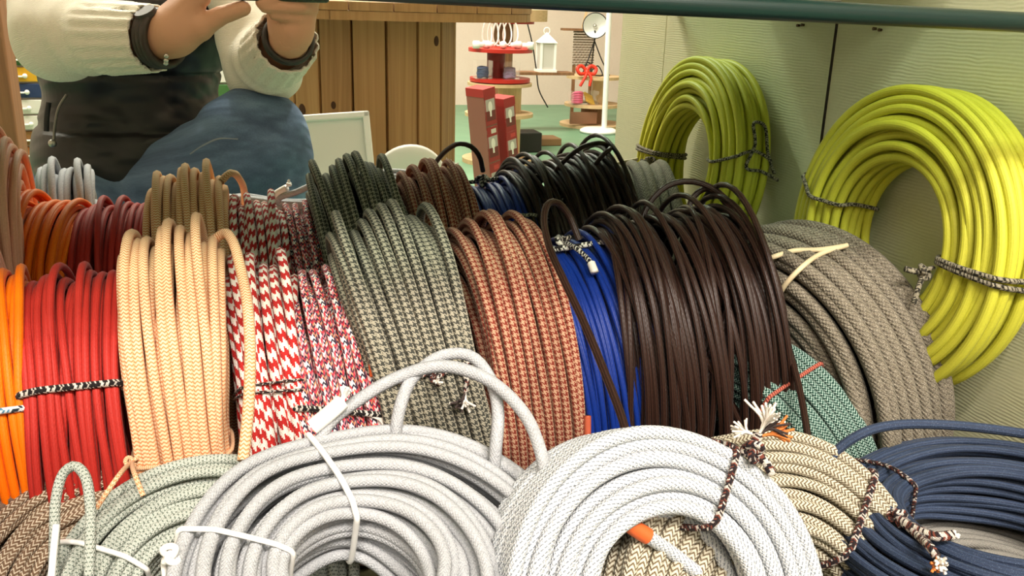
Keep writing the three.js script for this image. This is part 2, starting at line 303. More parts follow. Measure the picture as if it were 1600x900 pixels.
// the cubby: side boards, bottom, backing, mirror, glass shelf, upper board
const SEAM = 0.2905;
const wall_cubby_right = struct('wall_cubby_right', bx(XW, XW + 0.02, SHELF - 0.02, 0.3, 0, SEAM), panelMat);
const wall_cubby_right_front = struct('wall_cubby_right_front', bx(XW, XW + 0.02, SHELF - 0.02, 0.3, SEAM + 0.0015, 0.408), panelMat);
const wall_cubby_left = struct('wall_cubby_left', bx(-0.57, -0.55, SHELF - 0.02, 0.3, 0, 0.408), panelMat);
const trim_1 = struct('trim_1', bx(-0.57, XW + 0.02, SHELF - 0.02, SHELF, -0.02, 0.5), new THREE.MeshPhysicalMaterial({ map: tex(64, 64, grit([92, 92, 62], 0.15)), roughness: 0.7 }));
const trim_2 = struct('trim_2', bx(-0.55, XW, FL, SHELF - 0.02, 0, 0.44), plain(0xd8d6cc));
const wall_cubby_back = struct('wall_cubby_back', bx(-0.57, XW + 0.02, SHELF - 0.02, 0.3, -0.026, -0.008), plain(0x3a372e, 0.8));
const trim_3 = struct('trim_3', bx(-0.55, 0.3, 0.065, 0.085, 0, 0.27), plain(0xe6e2d4, 0.7));
const trim_4 = struct('trim_4', bx(0.3, XW, 0.065, 0.085, 0, 0.16), plain(0xe6e2d4, 0.7));
const trim_5 = struct('trim_5', bx(-0.55, XW, 0.0085, 0.065, -0.008, 0), plain(0xe9e3d6, 0.7));
const screwMat = plain(0x5a4634, 0.5, { metalness: 0.6 });
{ const p = V(XW, -0.0095, 0.0438); for (const dz of [0, 0.006]) part('screw', new THREE.CylinderGeometry(0.0012, 0.0009, 0.003, 12).rotateZ(Math.PI / 2).translate(p.x - 0.001, p.y - dz * 0.1, p.z + dz), screwMat, wall_cubby_right); }
const mirror = solo('mirror', bx(-0.55, XW - 0.0025, SHELF + 0.0005, 0.008, -0.006, 0), new THREE.MeshPhysicalMaterial({ color: 0xeef2ec, metalness: 1, roughness: 0.0 }), 'tall frameless mirror behind the coils reflecting the crouching photographer and the shop', 'mirror');
const glass = thing('glass_shelf', 'clear glass shelf with a dark green polished edge above the coils', 'glass shelf', V(0, 0, 0));
part('glass_sheet', bx(-0.549, XW - 0.002, -0.004, 0.004, 0.001, 0.266), new THREE.MeshPhysicalMaterial({ color: 0xe8f4ee, roughness: 0.02, transmission: 1, thickness: 0, ior: 1.5 }), glass);
{
  const s = new THREE.Shape(); s.moveTo(-0.004, -0.0043); s.lineTo(0.001, -0.0043); s.absarc(0.001, 0, 0.0043, -Math.PI / 2, Math.PI / 2); s.lineTo(-0.004, 0.0043); s.closePath();
  const g = new THREE.ExtrudeGeometry(s, { depth: XW + 0.547, bevelEnabled: false, curveSegments: 10 }).rotateY(-Math.PI / 2).translate(XW - 0.002, 0, 0.266);
  part('polished_edge', g, new THREE.MeshPhysicalMaterial({ color: 0x0b2622, roughness: 0.3 }), glass, 'dark green polished glass edge');
}

for (const m of glass.children) m.geometry.translate(-0.25, 0, 0);
glass.position.set(0.25, 0, 0); glass.rotation.z = -0.017;             // the shelf hangs a degree out of level

// ---------------------------------------------------------------- the coils of cable
const cOrange = coil('cable_coil', 'bright orange fabric cable coil at the far left, tied with a blue and white cord', { C: [-0.138, -0.236, 0.088], A: [1, 0, -0.12], Ro: 0.093, Ri: 0.05, W: 0.046, r: 0.0024, sq: 0.8, mat: M.orange, seed: 1, jit: 0.9, loose: 2, ties: [{ at: [22, 656], r: 0.0017, mat: M.cordBlue, label: 'blue and white braided cord', k: 0.12 }] });
const cRed = coil('cable_coil', 'plain red fabric cable coil tied round the middle with a black and white cord', { C: [-0.093, -0.241, 0.091], A: [1, 0, -0.05], Ro: 0.093, Ri: 0.05, W: 0.05, r: 0.0022, sq: 0.82, mat: M.red, seed: 2, jit: 1.2, loose: 3, ties: [{ at: [112, 598], r: 0.0019, mat: M.cordBW, label: 'black and white braided cord', k: 0.14 }] });
const cBeige = coil('cable_coil', 'cream and peach zigzag fabric cable coil standing beside the red one', { C: [-0.04, -0.227, 0.093], A: [1, 0.03, 0], Ro: 0.1, Ri: 0.05, W: 0.056, r: 0.0027, sq: 0.76, mat: M.beige, seed: 3, jit: 0.8, loose: 6, lift: 0.010, liftAt: -0.1, ties: [{ at: [270, 716], r: 0.0011, mat: M.beige, k: 0.14 }] });
const cHoundRed = coil('cable_coil', 'narrow red and white houndstooth fabric cable coil', { C: [0.006, -0.240, 0.088], A: [1, 0.04, 0], Ro: 0.092, Ri: 0.05, W: 0.042, r: 0.0028, sq: 0.82, mat: M.houndRed, seed: 4, jit: 1.2, loose: 3, lift: 0.01, ties: [{ at: [425, 598], r: 0.0008, mat: M.cordRed, double: 1, k: 0.12 }] });
const cMelange = coil('cable_coil', 'pink, red and navy melange fabric cable coil with an orange end cap', { C: [0.045, -0.249, 0.093], A: [1, 0.12, 0], Ro: 0.092, Ri: 0.05, W: 0.046, r: 0.0025, sq: 0.82, mat: M.melange, seed: 5, jit: 0.9, loose: 5, lift: 0.009, ties: [{ at: [560, 648], r: 0.0018, mat: M.cordBW, tilt: 0.15 }] });
const cHoundGrey = coil('cable_coil', 'grey and cream houndstooth fabric cable coil leaning in the middle of the row', { C: [0.092, -0.223, 0.093], A: [1, 0.2, 0], Ro: 0.1, Ri: 0.05, W: 0.07, r: 0.0030, sq: 0.82, mat: M.houndGrey, seed: 6, jit: 0.85, loose: 8, lift: 0.012, liftAt: -0.1, ties: [{ at: [680, 588], r: 0.0012, mat: M.cordRed, k: 0.1 }] });
const cRust = coil('cable_coil', 'rust and cream houndstooth fabric cable coil between the grey and the blue ones', { C: [0.15, -0.226, 0.095], A: [1, 0.1, 0], Ro: 0.1, Ri: 0.05, W: 0.058, r: 0.0026, sq: 0.78, mat: M.houndRust, seed: 7, jit: 0.8, loose: 5, lift: 0.009, ties: [{ th: -1.0, r: 0.0018, mat: M.cordBW }] });
const cBlue = coil('cable_coil', 'shiny royal blue fabric cable coil tied near the top with a speckled cord', { C: [0.201, -0.240, 0.093], A: [1, 0.1, 0], Ro: 0.1, Ri: 0.05, W: 0.052, r: 0.0019, sq: 0.84, mat: M.blue, seed: 8, jit: 1.1, loose: 2, ties: [{ at: [900, 380], r: 0.0018, mat: M.cordBW }, { th: -0.6, r: 0.0016, mat: M.cordGrey }] });
const cBrown = coil('cable_coil', 'large glossy dark brown cable coil with loose loops springing from its top', { C: [0.258, -0.228, 0.105], A: [1, 0.08, 0.1], Ro: 0.106, Ri: 0.05, W: 0.094, r: 0.0019, sq: 0.8, mat: M.brown, seed: 9, jit: 2.2, loose: 7, lift: 0.012, wave: 1.5, rs: 6, S: 60 });
const cTweed = coil('cable_coil', 'thick grey-brown tweed cable coil tied with pale raffia strips', { C: [0.340, -0.240, 0.122], A: [1, 0.12, -0.28], Ro: 0.110, Ri: 0.055, W: 0.074, r: 0.0043, sq: 0.93, mat: M.tweed, seed: 10, jit: 0.6, rs: 8 });
const cTeal = coil('cable_coil', 'dark green and white zigzag cable coil half hidden between the brown and tweed coils', { C: [0.310, -0.270, 0.158], A: [1, 0.35, -0.25], Ro: 0.078, Ri: 0.035, W: 0.05, r: 0.0020, sq: 0.9, mat: M.teal, seed: 11, jit: 0.5, ties: [{ at: [1262, 568], r: 0.0012, mat: M.cordPink, label: 'pink ribbed cord' }] });
const cLime = coil('cable_coil', 'fluorescent yellow-green cable coil propped up against the right side wall', { C: [0.396, -0.136, 0.140], A: [1, -0.1, 0], Ro: 0.096, Ri: 0.047, W: 0.042, r: 0.0032, sq: 1, mat: M.lime, seed: 12, jit: 0.7, S: 96, ties: [{ at: [1290, 330], r: 0.0014, mat: M.cordGrey, sag: 0.1 }, { at: [1530, 436], r: 0.0016, mat: M.cordGrey, double: 1 }] });
const cPeach = coil('cable_coil', 'pale peach cable coil left of the orange one, seen in the mirror', { C: [-0.176, -0.209, 0.083], A: [1, 0, 0.1], Ro: 0.112, Ri: 0.05, W: 0.05, r: 0.0027, sq: 0.78, mat: M.peach, seed: 13, jit: 0.8, loose: 2 });
// front row, leaning on the row behind or lying on other coils
const cPale = coil('cable_coil', 'big pale grey cable coil in front, bound with two white plastic straps', { C: [0.0423, -0.219, 0.309], A: [0.15, 0.95, 0.30], Ro: 0.082, Ri: 0.034, W: 0.046, r: 0.0027, sq: 1, mat: M.pale, seed: 14, jit: 1.1, S: 96, rs: 8, spread: [0.9, 0.55], ties: [{ at: [370, 826], r: 0.0011, mat: M.plasticWhite, k: 0.2, kp: 0.12 }, { at: [556, 745], r: 0.0013, mat: M.plasticWhite, tilt: 0.15, k: 0.25, kp: 0.15 }] });
const cWhite = coil('cable_coil', 'white cable coil with grey dashes, its tie knotted to a frayed orange and white end', { C: [0.150, -0.233, 0.316], A: [0.05, 0.55, 0.85], Ro: 0.0706, Ri: 0.031, W: 0.056, r: 0.0031, sq: 1, mat: M.white, seed: 15, jit: 0.6, S: 96, rs: 8, ties: [{ at: [1110, 738], tilt: -0.5, r: 0.0015, mat: M.cordRed, k: 0.12, kp: 0.1 }] });
const cSand = coil('cable_coil', 'sand and brown zigzag cable coil behind the white one, tied with a speckled cord', { C: [0.213, -0.274, 0.312], A: [0.25, 0.55, 0.8], Ro: 0.096, Ri: 0.044, W: 0.052, r: 0.0028, sq: 1, mat: M.sand, seed: 16, jit: 0.6, S: 80, rs: 8, ties: [{ at: [1340, 800], r: 0.0017, mat: M.cordRed }] });
const cNavy = coil('cable_coil', 'navy blue cable coil lying flat in the right front corner', { C: [0.343, -0.241, 0.309], A: [-0.05, 1, -0.05], up: [0, 0, -1], Ro: 0.09, Ri: 0.044, W: 0.036, r: 0.0022, sq: 1, mat: M.navy, seed: 17, jit: 1.2, S: 96, ties: [{ at: [1395, 725], r: 0.0012, mat: M.cordRed, k: 0.25, kp: 0.2 }] });
const cSage = coil('cable_coil', 'pale sage cable coil with rows of dark dashes, one loop standing up', { C: at(325, 940, 0.40), A: [0.0, 0.85, 0.5], Ro: 0.066, Ri: 0.026, W: 0.045, r: 0.0026, sq: 1, mat: M.sage, seed: 18, jit: 0.7, S: 80, ties: [{ at: [185, 862], r: 0.0012, mat: M.plasticWhite }] });
const cCocoa = coil('cable_coil', 'brown cable coil with cream zigzags in the left front corner', { C: at(175, 932, 0.43), A: [0.0, 0.85, 0.5], Ro: 0.068, Ri: 0.03, W: 0.045, r: 0.0026, sq: 1, mat: M.cocoa, seed: 19, jit: 0.7, S: 80 });
const cEarth = coil('cable_coil', 'dull dark brown cable coil at the left edge behind the cocoa zigzag one', { C: at(-45, 890, 0.44), A: [-0.1, 0.6, 0.8], Ro: 0.046, Ri: 0.016, W: 0.036, r: 0.003, sq: 1, mat: M.earth, seed: 20, jit: 0.7, S: 64 });
const cOlive = coil('cable_coil', 'olive and cream chevron cable coil seen through the hole of the big pale grey one', { C: [0.03, -0.296, 0.31], A: [0.5, 0.85, -0.1], Ro: 0.055, Ri: 0.02, W: 0.045, r: 0.0022, sq: 1, mat: M.olive, seed: 21, jit: 0.5, S: 64 });
const cInner = coil('cable_coil', 'cream and brown zigzag cable coil seen inside the hole of the white one', { C: [0.140, -0.292, 0.330], A: [1, 0.1, 0.1], Ro: 0.042, Ri: 0.015, W: 0.036, r: 0.0026, sq: 0.8, mat: M.sand, seed: 22, jit: 0.5, S: 64 });
const cGrey = coil('cable_coil', 'plain grey cable coil under the navy one, visible through its hole', { C: [0.345, -0.292, 0.315], A: [0, 1, 0.05], up: [0, 0, -1], Ro: 0.075, Ri: 0.02, W: 0.05, r: 0.0026, sq: 1, mat: M.grey, seed: 23, jit: 0.7, S: 64 });
const cSilver = coil('cable_coil', 'light grey speckled cable coil outside the left edge, seen in the mirror', { C: [-0.155, -0.225, 0.255], A: [1, 0, 0.1], Ro: 0.078, Ri: 0.04, W: 0.05, r: 0.003, sq: 0.8, mat: M.pale, seed: 24, jit: 0.9, loose: 4, lift: 0.01 });
const cGreen = coil('cable_coil', 'emerald green cable coil outside the left edge, seen in the mirror', { C: [-0.205, -0.212, 0.25], A: [1, 0.1, 0.4], Ro: 0.088, Ri: 0.04, W: 0.05, r: 0.0025, sq: 0.8, mat: M.green, seed: 25, jit: 0.7 });

// loose ends, standing loops, knots and tails
cPale.end('loose_loop', [cPale.on(500, 690, -0.01), at(512, 664, 0.39), at(560, 625, 0.40), at(625, 588, 0.405), at(690, 572, 0.405), at(760, 592, 0.40), at(818, 645, 0.39), at(846, 710, 0.376), at(856, 775, 0.364), at(868, 830, 0.36), cPale.on(880, 860, -0.004)], 0.0029, M.pale);
cPale.end('loose_loop', [at(612, 790, 0.42), at(616, 700, 0.402), at(624, 640, 0.4), at(645, 590, 0.407), at(690, 556, 0.412), at(735, 556, 0.412), at(766, 592, 0.407), at(778, 640, 0.4), at(774, 705, 0.396), at(765, 800, 0.41)], 0.0029, M.pale);
cPale.end('tape_wrap', [at(488, 668, 0.386), at(516, 645, 0.388), at(535, 628, 0.391)], 0.0036, M.plasticWhite, { n: 6 }, 'white tape round the cable end');
cPale.fray(at(530, 632, 0.39), at(540, 616, 0.391), 0.009, 0.35, 10, M.plasticWhite, 41, 0.0012);
{ const k = cPale.on(266, 868, 0.001); cPale.knot(k, 0.0012, 0.0032, M.plasticWhite, 2);
  cPale.end('strap_tail', [k, at(256, 885, 0.34), at(262, 925, 0.335)], 0.0012, M.plasticWhite); cPale.end('strap_tail', [k, at(282, 885, 0.338), at(285, 925, 0.334)], 0.0012, M.plasticWhite); }
cSage.end('standing_loop', [at(84, 935, 0.375), at(85, 840, 0.378), at(88, 775, 0.382), at(100, 738, 0.385), at(116, 728, 0.385), at(132, 742, 0.382), at(141, 790, 0.375), at(141, 850, 0.366), at(138, 940, 0.358)], 0.0022, M.sage);
cSage.end('plastic_strip', [at(88, 820, 0.370), at(84, 860, 0.366), at(78, 930, 0.360)], 0.0015, M.plasticWhite);
cBrown.end('loose_loop', [at(985, 400, 0.575), at(1000, 350, 0.575), at(1018, 312, 0.578), at(1048, 288, 0.58), at(1085, 284, 0.58), at(1122, 300, 0.575), at(1155, 340, 0.565), at(1188, 410, 0.55), at(1218, 500, 0.53), at(1245, 590, 0.505), at(1262, 680, 0.48), at(1268, 740, 0.47)], 0.002, M.brown);
cBrown.end('loose_loop', [at(1070, 360, 0.582), at(1082, 310, 0.586), at(1102, 295, 0.585), at(1128, 310, 0.575), at(1160, 370, 0.56), at(1196, 460, 0.54), at(1226, 560, 0.515)], 0.002, M.brown);
cBrown.end('stray_strand', [at(905, 375, 0.535), at(888, 335, 0.535), at(872, 317, 0.53), at(857, 318, 0.522), at(850, 340, 0.512), at(858, 385, 0.495), at(882, 440, 0.475), at(915, 510, 0.452), at(948, 590, 0.43), at(974, 660, 0.412), at(985, 710, 0.40)], 0.0021, M.brown);
cBeige.end('stray_strand', [at(338, 372, 0.505), at(352, 364, 0.5), at(364, 378, 0.49), at(376, 420, 0.472), at(387, 480, 0.452), at(391, 560, 0.432), at(388, 640, 0.42), at(380, 720, 0.41)], 0.0028, M.beige);
{ const k = cBeige.on(206, 722, 0.001); cBeige.knot(k, 0.0011, 0.0028, M.beige, 3);
  cBeige.end('tie_tail', [k, at(182, 748, 0.39), at(150, 795, 0.385)], 0.0011, M.beige); cBeige.end('tie_tail', [k, at(212, 745, 0.391), at(224, 775, 0.388)], 0.0011, M.beige); }
cMelange.end('end_cap', [cMelange.on(584, 556, 0.001), cMelange.on(585, 570, 0.001), cMelange.on(587, 588, 0.001)], 0.0032, M.capOrange, { n: 6, rs: 12 }, 'orange cable end cap');
cMelange.fray(cMelange.on(580, 650), cMelange.on(612, 662), 0.014, 0.45, 12, M.fray, 4);
{ const k = cHoundGrey.on(682, 592, 0.001), q = cHoundGrey.on(727, 612, 0.002); cHoundGrey.knot(k, 0.0012, 0.0028, M.cordRed, 5);
  cHoundGrey.fray(cHoundGrey.on(682, 596, 0.002), at(684, 620, 0.41), 0.01, 0.4, 10, M.fray, 6); cHoundGrey.end('tie_tail', [k, cHoundGrey.on(708, 575, 0.002), cHoundGrey.on(728, 590, 0.002), q], 0.0014, M.cordRed);
  cHoundGrey.fray(q, cHoundGrey.on(720, 634, 0.004), 0.011, 0.55, 10, M.frayDark, 7); cHoundGrey.fray(q, cHoundGrey.on(726, 634, 0.004), 0.011, 0.55, 10, M.fray, 8); }
{ const k = cBlue.on(880, 378, 0.001); cBlue.knot(k, 0.0018, 0.004, M.cordBW, 9); const e = cBlue.on(924, 412, 0.003);
  cBlue.end('tie_tail', [k, cBlue.on(900, 388, 0.003), cBlue.on(914, 400, 0.003), e], 0.0016, M.cordBW); cBlue.end('tail_tip', [e, cBlue.on(929, 425, 0.003)], 0.0026, new THREE.MeshPhysicalMaterial({ color: 0xe6ddd2, roughness: 0.25, clearcoat: 0.5 }), { n: 4 }); }
const strip = (L) => L.map(([u, v, e = 0.0005]) => cTweed.on(u, v, e));
cTweed.end('raffia_strip', strip([[1186, 410], [1210, 401], [1240, 392], [1282, 390], [1322, 384]]), 0.0016, M.raffia, { n: 30 });
cTweed.end('raffia_strip', strip([[1324, 383], [1284, 396, 0.002], [1250, 420], [1226, 446], [1214, 470]]), 0.0016, M.raffia, { n: 30 });
cTweed.end('raffia_strip', strip([[1180, 398], [1205, 406, 0.001], [1188, 412]]), 0.0013, M.raffia, { n: 12 });
{ const k = cLime.on(1446, 424, 0.002); cLime.knot(k, 0.0014, 0.004, M.cordGrey, 11); const d = proj(k)[2];
  cLime.end('tie_tail', [k, at(1436, 446, d), at(1428, 474, d)], 0.0016, M.cordGrey); cLime.end('tie_tail', [k, at(1430, 424, d), at(1414, 420, d)], 0.0018, M.cordGrey);
  const b = (u, v, e = 0.002) => cLime.back(u, v, e); cLime.end('tie_tail', [b(1216, 282), b(1190, 268), b(1166, 262), b(1180, 225), b(1178, 192), b(1194, 196), b(1200, 240), b(1210, 272)], 0.0014, M.cordGrey); }
{ const k = cWhite.on(1176, 704, 0.001), d = proj(k)[2]; cWhite.knot(k, 0.0016, 0.004, M.cordRed, 12);
  cWhite.end('tie_tail', [k, at(1181, 690, d), at(1184, 676, d)], 0.0022, M.cordRed); cWhite.end('tie_tail', [k, at(1196, 722, d), at(1206, 740, d)], 0.002, M.cordRed);
  const f = at(1184, 682, d); cWhite.fray(f, at(1194, 664, d), 0.016, 0.6, 26, M.fray, 13, 0.0006); cWhite.fray(f, at(1216, 676, d), 0.015, 0.4, 20, M.frayOrange, 14, 0.0006); cWhite.fray(f, at(1164, 674, d), 0.012, 0.5, 16, M.fray, 15, 0.0005); cWhite.fray(f, at(1200, 668, d), 0.014, 0.7, 12, M.frayDark, 35, 0.0005);
  cWhite.end('cable_end', [at(1090, 895, 0.372), at(1045, 860, 0.368), at(1012, 838, 0.362), at(1006, 834, 0.361)], 0.003, M.white); cWhite.end('end_cap', [at(1012, 838, 0.362), at(996, 828, 0.360), at(982, 818, 0.358)], 0.0034, M.capOrange, { n: 6, rs: 12 }, 'orange cable end cap');
  cWhite.end('copper_end', [at(918, 690, 0.405), at(918, 650, 0.403)], 0.0017, M.copper, { n: 4 }, 'copper-red wire end'); }
{ const near = (u, v, l = 0.002) => { const a = cSand.on(u, v, l), b = cNavy.on(u, v, l); return proj(a)[2] < proj(b)[2] ? a : b; };
  const k = near(1402, 808), e1 = near(1490, 836, 0.004), e2 = near(1464, 870, 0.004); cSand.knot(k, 0.0016, 0.0034, M.cordRed, 16);
  cSand.end('tie_tail', [k, near(1430, 826, 0.004), near(1462, 838, 0.004), e1], 0.0023, M.cordRed); cSand.end('tie_tail', [k, near(1436, 838, 0.003), near(1454, 856, 0.004), e2], 0.0021, M.cordRed);
  cSand.fray(e1, near(1506, 834, 0.004), 0.006, 0.4, 16, M.fray, 17); cSand.fray(e2, near(1476, 890, 0.005), 0.008, 0.45, 16, M.fray, 18); cSand.fray(e2, near(1464, 890, 0.005), 0.008, 0.45, 8, M.frayOrange, 19); }
cNavy.end('loose_loop', [at(1286, 800, 0.45), at(1286, 740, 0.432), at(1308, 704, 0.43), at(1350, 676, 0.428), at(1400, 664, 0.432), at(1480, 664, 0.432), at(1560, 672, 0.425), at(1640, 684, 0.415)], 0.0024, M.navy);

// ---------------------------------------------------------------- lamps of the shop
for (const [x, y, z, I] of SPOTS) {
  const tgt = V(...AIM), p = V(x, y, z), d = tgt.clone().sub(p).normalize();
  const s = thing('spot_lamp', SPOT_LABEL[SPOTS.findIndex((q) => q[0] === x)], 'ceiling lamp', p);
  const q = new THREE.Quaternion().setFromUnitVectors(V(0, -1, 0), d);
  const can = part('shade', new THREE.LatheGeometry([[0.02, 0.09], [0.036, 0.085], [0.045, 0.0], [0.047, 0.0], [0.038, 0.09], [0.0, 0.096]].map(([a, b]) => new THREE.Vector2(a, b)), 28), plain(0xf0efe9, 0.5), s); can.quaternion.copy(q);
  const b = part('lamp_face', new THREE.CylinderGeometry(0.036, 0.036, 0.004, 28).translate(0, 0.02, 0), new THREE.MeshStandardMaterial({ color: 0xffffff, emissive: 0xfff3e4, emissiveIntensity: 6 }), s); b.quaternion.copy(q);
  part('stem', new THREE.CylinderGeometry(0.009, 0.009, CEIL - y - 0.07, 12).translate(0, (CEIL - y - 0.07) / 2 + 0.07, 0), plain(0xf0efe9, 0.5), s);
  const l = new THREE.SpotLight(0xfff3e4, I, 0, 0.55, 0.35, 2); l.position.copy(p).addScaledVector(d, -0.012); l.target.position.copy(tgt); l.castShadow = true; l.shadow.radius = LAMP_R; l.position.copy(p).addScaledVector(d, 0.004); scene.add(l, l.target);
}
PANELS.forEach(([x, y, z, w, d, I], i) => {
  const s = thing('ceiling_light', ['square bright ceiling panel lamp above the display', 'large bright ceiling panel lamp over the rear of the shop', 'bright ceiling panel lamp above the coloured drawers'][i], 'ceiling lamp', V(x, y, z));
  part('frame', new THREE.BoxGeometry(w + 0.04, CEIL - y, d + 0.04).translate(0, (CEIL - y) / 2, 0), plain(0xf2f2ee, 0.5), s);
  part('diffuser', new THREE.BoxGeometry(w, 0.004, d).translate(0, -0.002, 0), new THREE.MeshStandardMaterial({ color: 0xffffff, emissive: 0xfff6ec, emissiveIntensity: 1.5 }), s);
  const l = new THREE.RectAreaLight(0xfff6ec, I, w, d); l.position.set(x, y - 0.006, z); l.lookAt(x, y - 2, z); scene.add(l);
});

// ---------------------------------------------------------------- the shop before the mirror
const pineT = [0, 1, 2, 3].map((k) => new THREE.MeshPhysicalMaterial({ map: wood([[144, 104, 62], [158, 116, 70], [138, 98, 58], [150, 108, 62]][k], [192, 150, 100], 256, 256, 3 + k), roughness: 0.6 }));
for (const m of pineT) { m.map.repeat.set(6, 1.2); }
const palePine = new THREE.MeshPhysicalMaterial({ map: wood([190, 156, 112], [222, 192, 150], 128, 128, 11), roughness: 0.65 }); palePine.map.repeat.set(3, 3);
const darkPine = new THREE.MeshPhysicalMaterial({ map: wood([112, 76, 48], [150, 106, 70], 128, 128, 13), roughness: 0.65 }); darkPine.map.repeat.set(6, 1.5);
{
  const s = thing('cable_drum_table', 'big wooden cable drum standing as a table behind the photographer, made of knotty pine boards', 'drum table', V(0.35, FL, 2.09));
  const R = 0.247, n = 18, wd = 2 * Math.PI * R / n, h = -0.045 - FL;
  const g = []; for (let k = 0; k < 3; k++) g.push(rbx(wd - 0.003, h - 0.04, 0.022, 0.003).translate(0, h / 2 + 0.02, 0));
  const knot = new THREE.MeshStandardMaterial({ color: 0x4a2c18, roughness: 0.8 });
  const kg = new THREE.SphereGeometry(1, 14, 8).scale(0.011, 0.016, 0.0022);
  seed = 555;
  for (let i = 0; i < n; i++) {
    const a = i / n * 6.28319 + 0.1, m = part('plank', g[i % 3], pineT[i % 4], s); m.position.set(R * Math.sin(a), 0, R * Math.cos(a)); m.rotation.y = a + rr(-0.02, 0.02);
    for (let k = 0; k < 2; k++) if (rnd() < 0.3) { const q = part('knot', kg, knot, m); q.position.set(rr(-0.025, 0.025), h * rr(0.45, 0.95), 0.011); q.scale.setScalar(rr(0.5, 1.2)); }
  }
  const disc = (y0, th, turn, k0, Rr) => {
    const nb = 9, bw = 2 * Rr / nb;
    for (let i = 0; i < nb; i++) {
      const x0 = -Rr + i * bw + 0.0015, x1 = x0 + bw - 0.003, sh = new THREE.Shape(), P = [];
      for (let k = 0; k <= 8; k++) { const x = x0 + (x1 - x0) * k / 8; P.push([x, Math.sqrt(Math.max(0, Rr * Rr - x * x))]); }
      sh.moveTo(P[0][0], -P[0][1]); for (const [x, y] of P.slice(1)) sh.lineTo(x, -y); for (const [x, y] of P.reverse()) sh.lineTo(x, y); sh.closePath();
      const ge = boxUV(new THREE.ExtrudeGeometry(sh, { depth: th, bevelEnabled: false }).rotateX(-Math.PI / 2).translate(0, y0, 0));
      const m = part('flange_board', ge, pineT[(i + k0) % 4], s); m.rotation.y = turn;
    }
  };
  const top = -0.006 - FL;
  disc(top - 0.021, 0.02, 0.1, 0, 0.475); disc(top - 0.043, 0.021, 1.2, 1, 0.472);
  disc(0, 0.021, 0.4, 2, 0.475);
}
// leaning white tray and round white lamp plate before the drum
{
  const c = mir(514, 262, 1.42), s = thing('white_tray', 'shallow white square tray leaning against the wooden drum', 'tray', V(c.x, FL, 1.46));
  const mat = plain(0xecebe4, 0.45), W = 0.25, L = 0.47;
  const f = (w, h, d, x, y, z) => rbx(w, h, d, 0.004).translate(x, y, z);
  part('panel', f(W, L, 0.006, 0, L / 2, 0), mat, s);
  part('rim', mergeGeometries([f(0.016, L, 0.022, -W / 2, L / 2, -0.008), f(0.016, L, 0.022, W / 2, L / 2, -0.008), f(W + 0.016, 0.016, 0.022, 0, L - 0.008, -0.008), f(W + 0.016, 0.016, 0.022, 0, 0.008, -0.008)]), mat, s);
  s.rotation.set(0.22, 0.12, 0.05);
  const p = mir(642, 280, 1.5), d = thing('round_lamp_plate', 'round white lamp plate leaning against the wooden drum beside the tray', 'lamp plate', V(p.x, FL, 1.52));
  const pl = part('plate', new THREE.LatheGeometry([[0, 0.012], [0.06, 0.016], [0.085, 0.008], [0.09, 0], [0.086, 0], [0.06, 0.008], [0, 0.004]].map(([a, b]) => new THREE.Vector2(a, b)), 40), mat, d); pl.rotation.x = -Math.PI / 2 - 0.2; pl.position.y = p.y - FL - 0.005;
  part('stand', new THREE.CylinderGeometry(0.012, 0.05, p.y - FL, 20).translate(0, (p.y - FL) / 2, 0.02), mat, d);
}
// rack of coloured drawers behind the photographer
{
  const z = 3.15, a = mir(-40, 0, z), b = mir(480, 0, z), s = thing('drawer_rack', 'white rack of shallow drawers in many colours along the rear wall', 'drawer rack', V((a.x + b.x) / 2, FL, z));
  const wid = b.x - a.x, top = 0.32 - FL, dh = 0.0585, nc = 4, cw = wid / nc, cm = plain(0xe9e6dc, 0.6);
  part('carcass', bx(-wid / 2, wid / 2, 0, top, 0.012, 0.4), cm, s);
  const cols = { o: 0xb06a34, g: 0x3e6a34, r: 0xa83226, y: 0xd6a21c, b: 0x20345c, w: 0xdedbd2, n: 0x8a6030, c: 0x2f6a90 };
  const mats = {}; for (const k in cols) mats[k] = plain(cols[k], 0.55);
  const knob = plain(0xf0eee6, 0.4), kg = mergeGeometries([rbx(0.055, 0.006, 0.012, 0.002).translate(0, 0, -0.008), new THREE.SphereGeometry(0.009, 12, 8).translate(0.024, 0.002, -0.012)]), dg = rbx(cw - 0.01, dh - 0.007, 0.02, 0.003);
  const order = ['ogrgybwwno', 'ogrgybwogrn', 'rbyowgnrcb', 'ronwobrygw'], y0 = mir(10, 12, z).y - FL;
  for (let c = 0; c < nc; c++) for (let r = -4; r < 12; r++) {
    const y = y0 - r * dh; if (y < 0.05 || y > top - 0.04) continue;
    const q = order[c], k = q[((r % q.length) + q.length) % q.length];
    const m = part('drawer', dg, mats[k], s); m.position.set(-wid / 2 + (c + 0.5) * cw, y, 0.002);
    const h = part('handle', kg, knob, m); h.position.set(cw * 0.12 * (c % 2 ? 1 : -1), -0.006, -0.01);
  }
}
solo('wooden_post', rbx(0.11, 1.6, 0.11, 0.008).translate(mir(3, 0, 2.3).x - 0.05, FL + 0.8, 2.3), darkPine, 'brown wooden post at the left edge beside the coloured drawers', 'post');
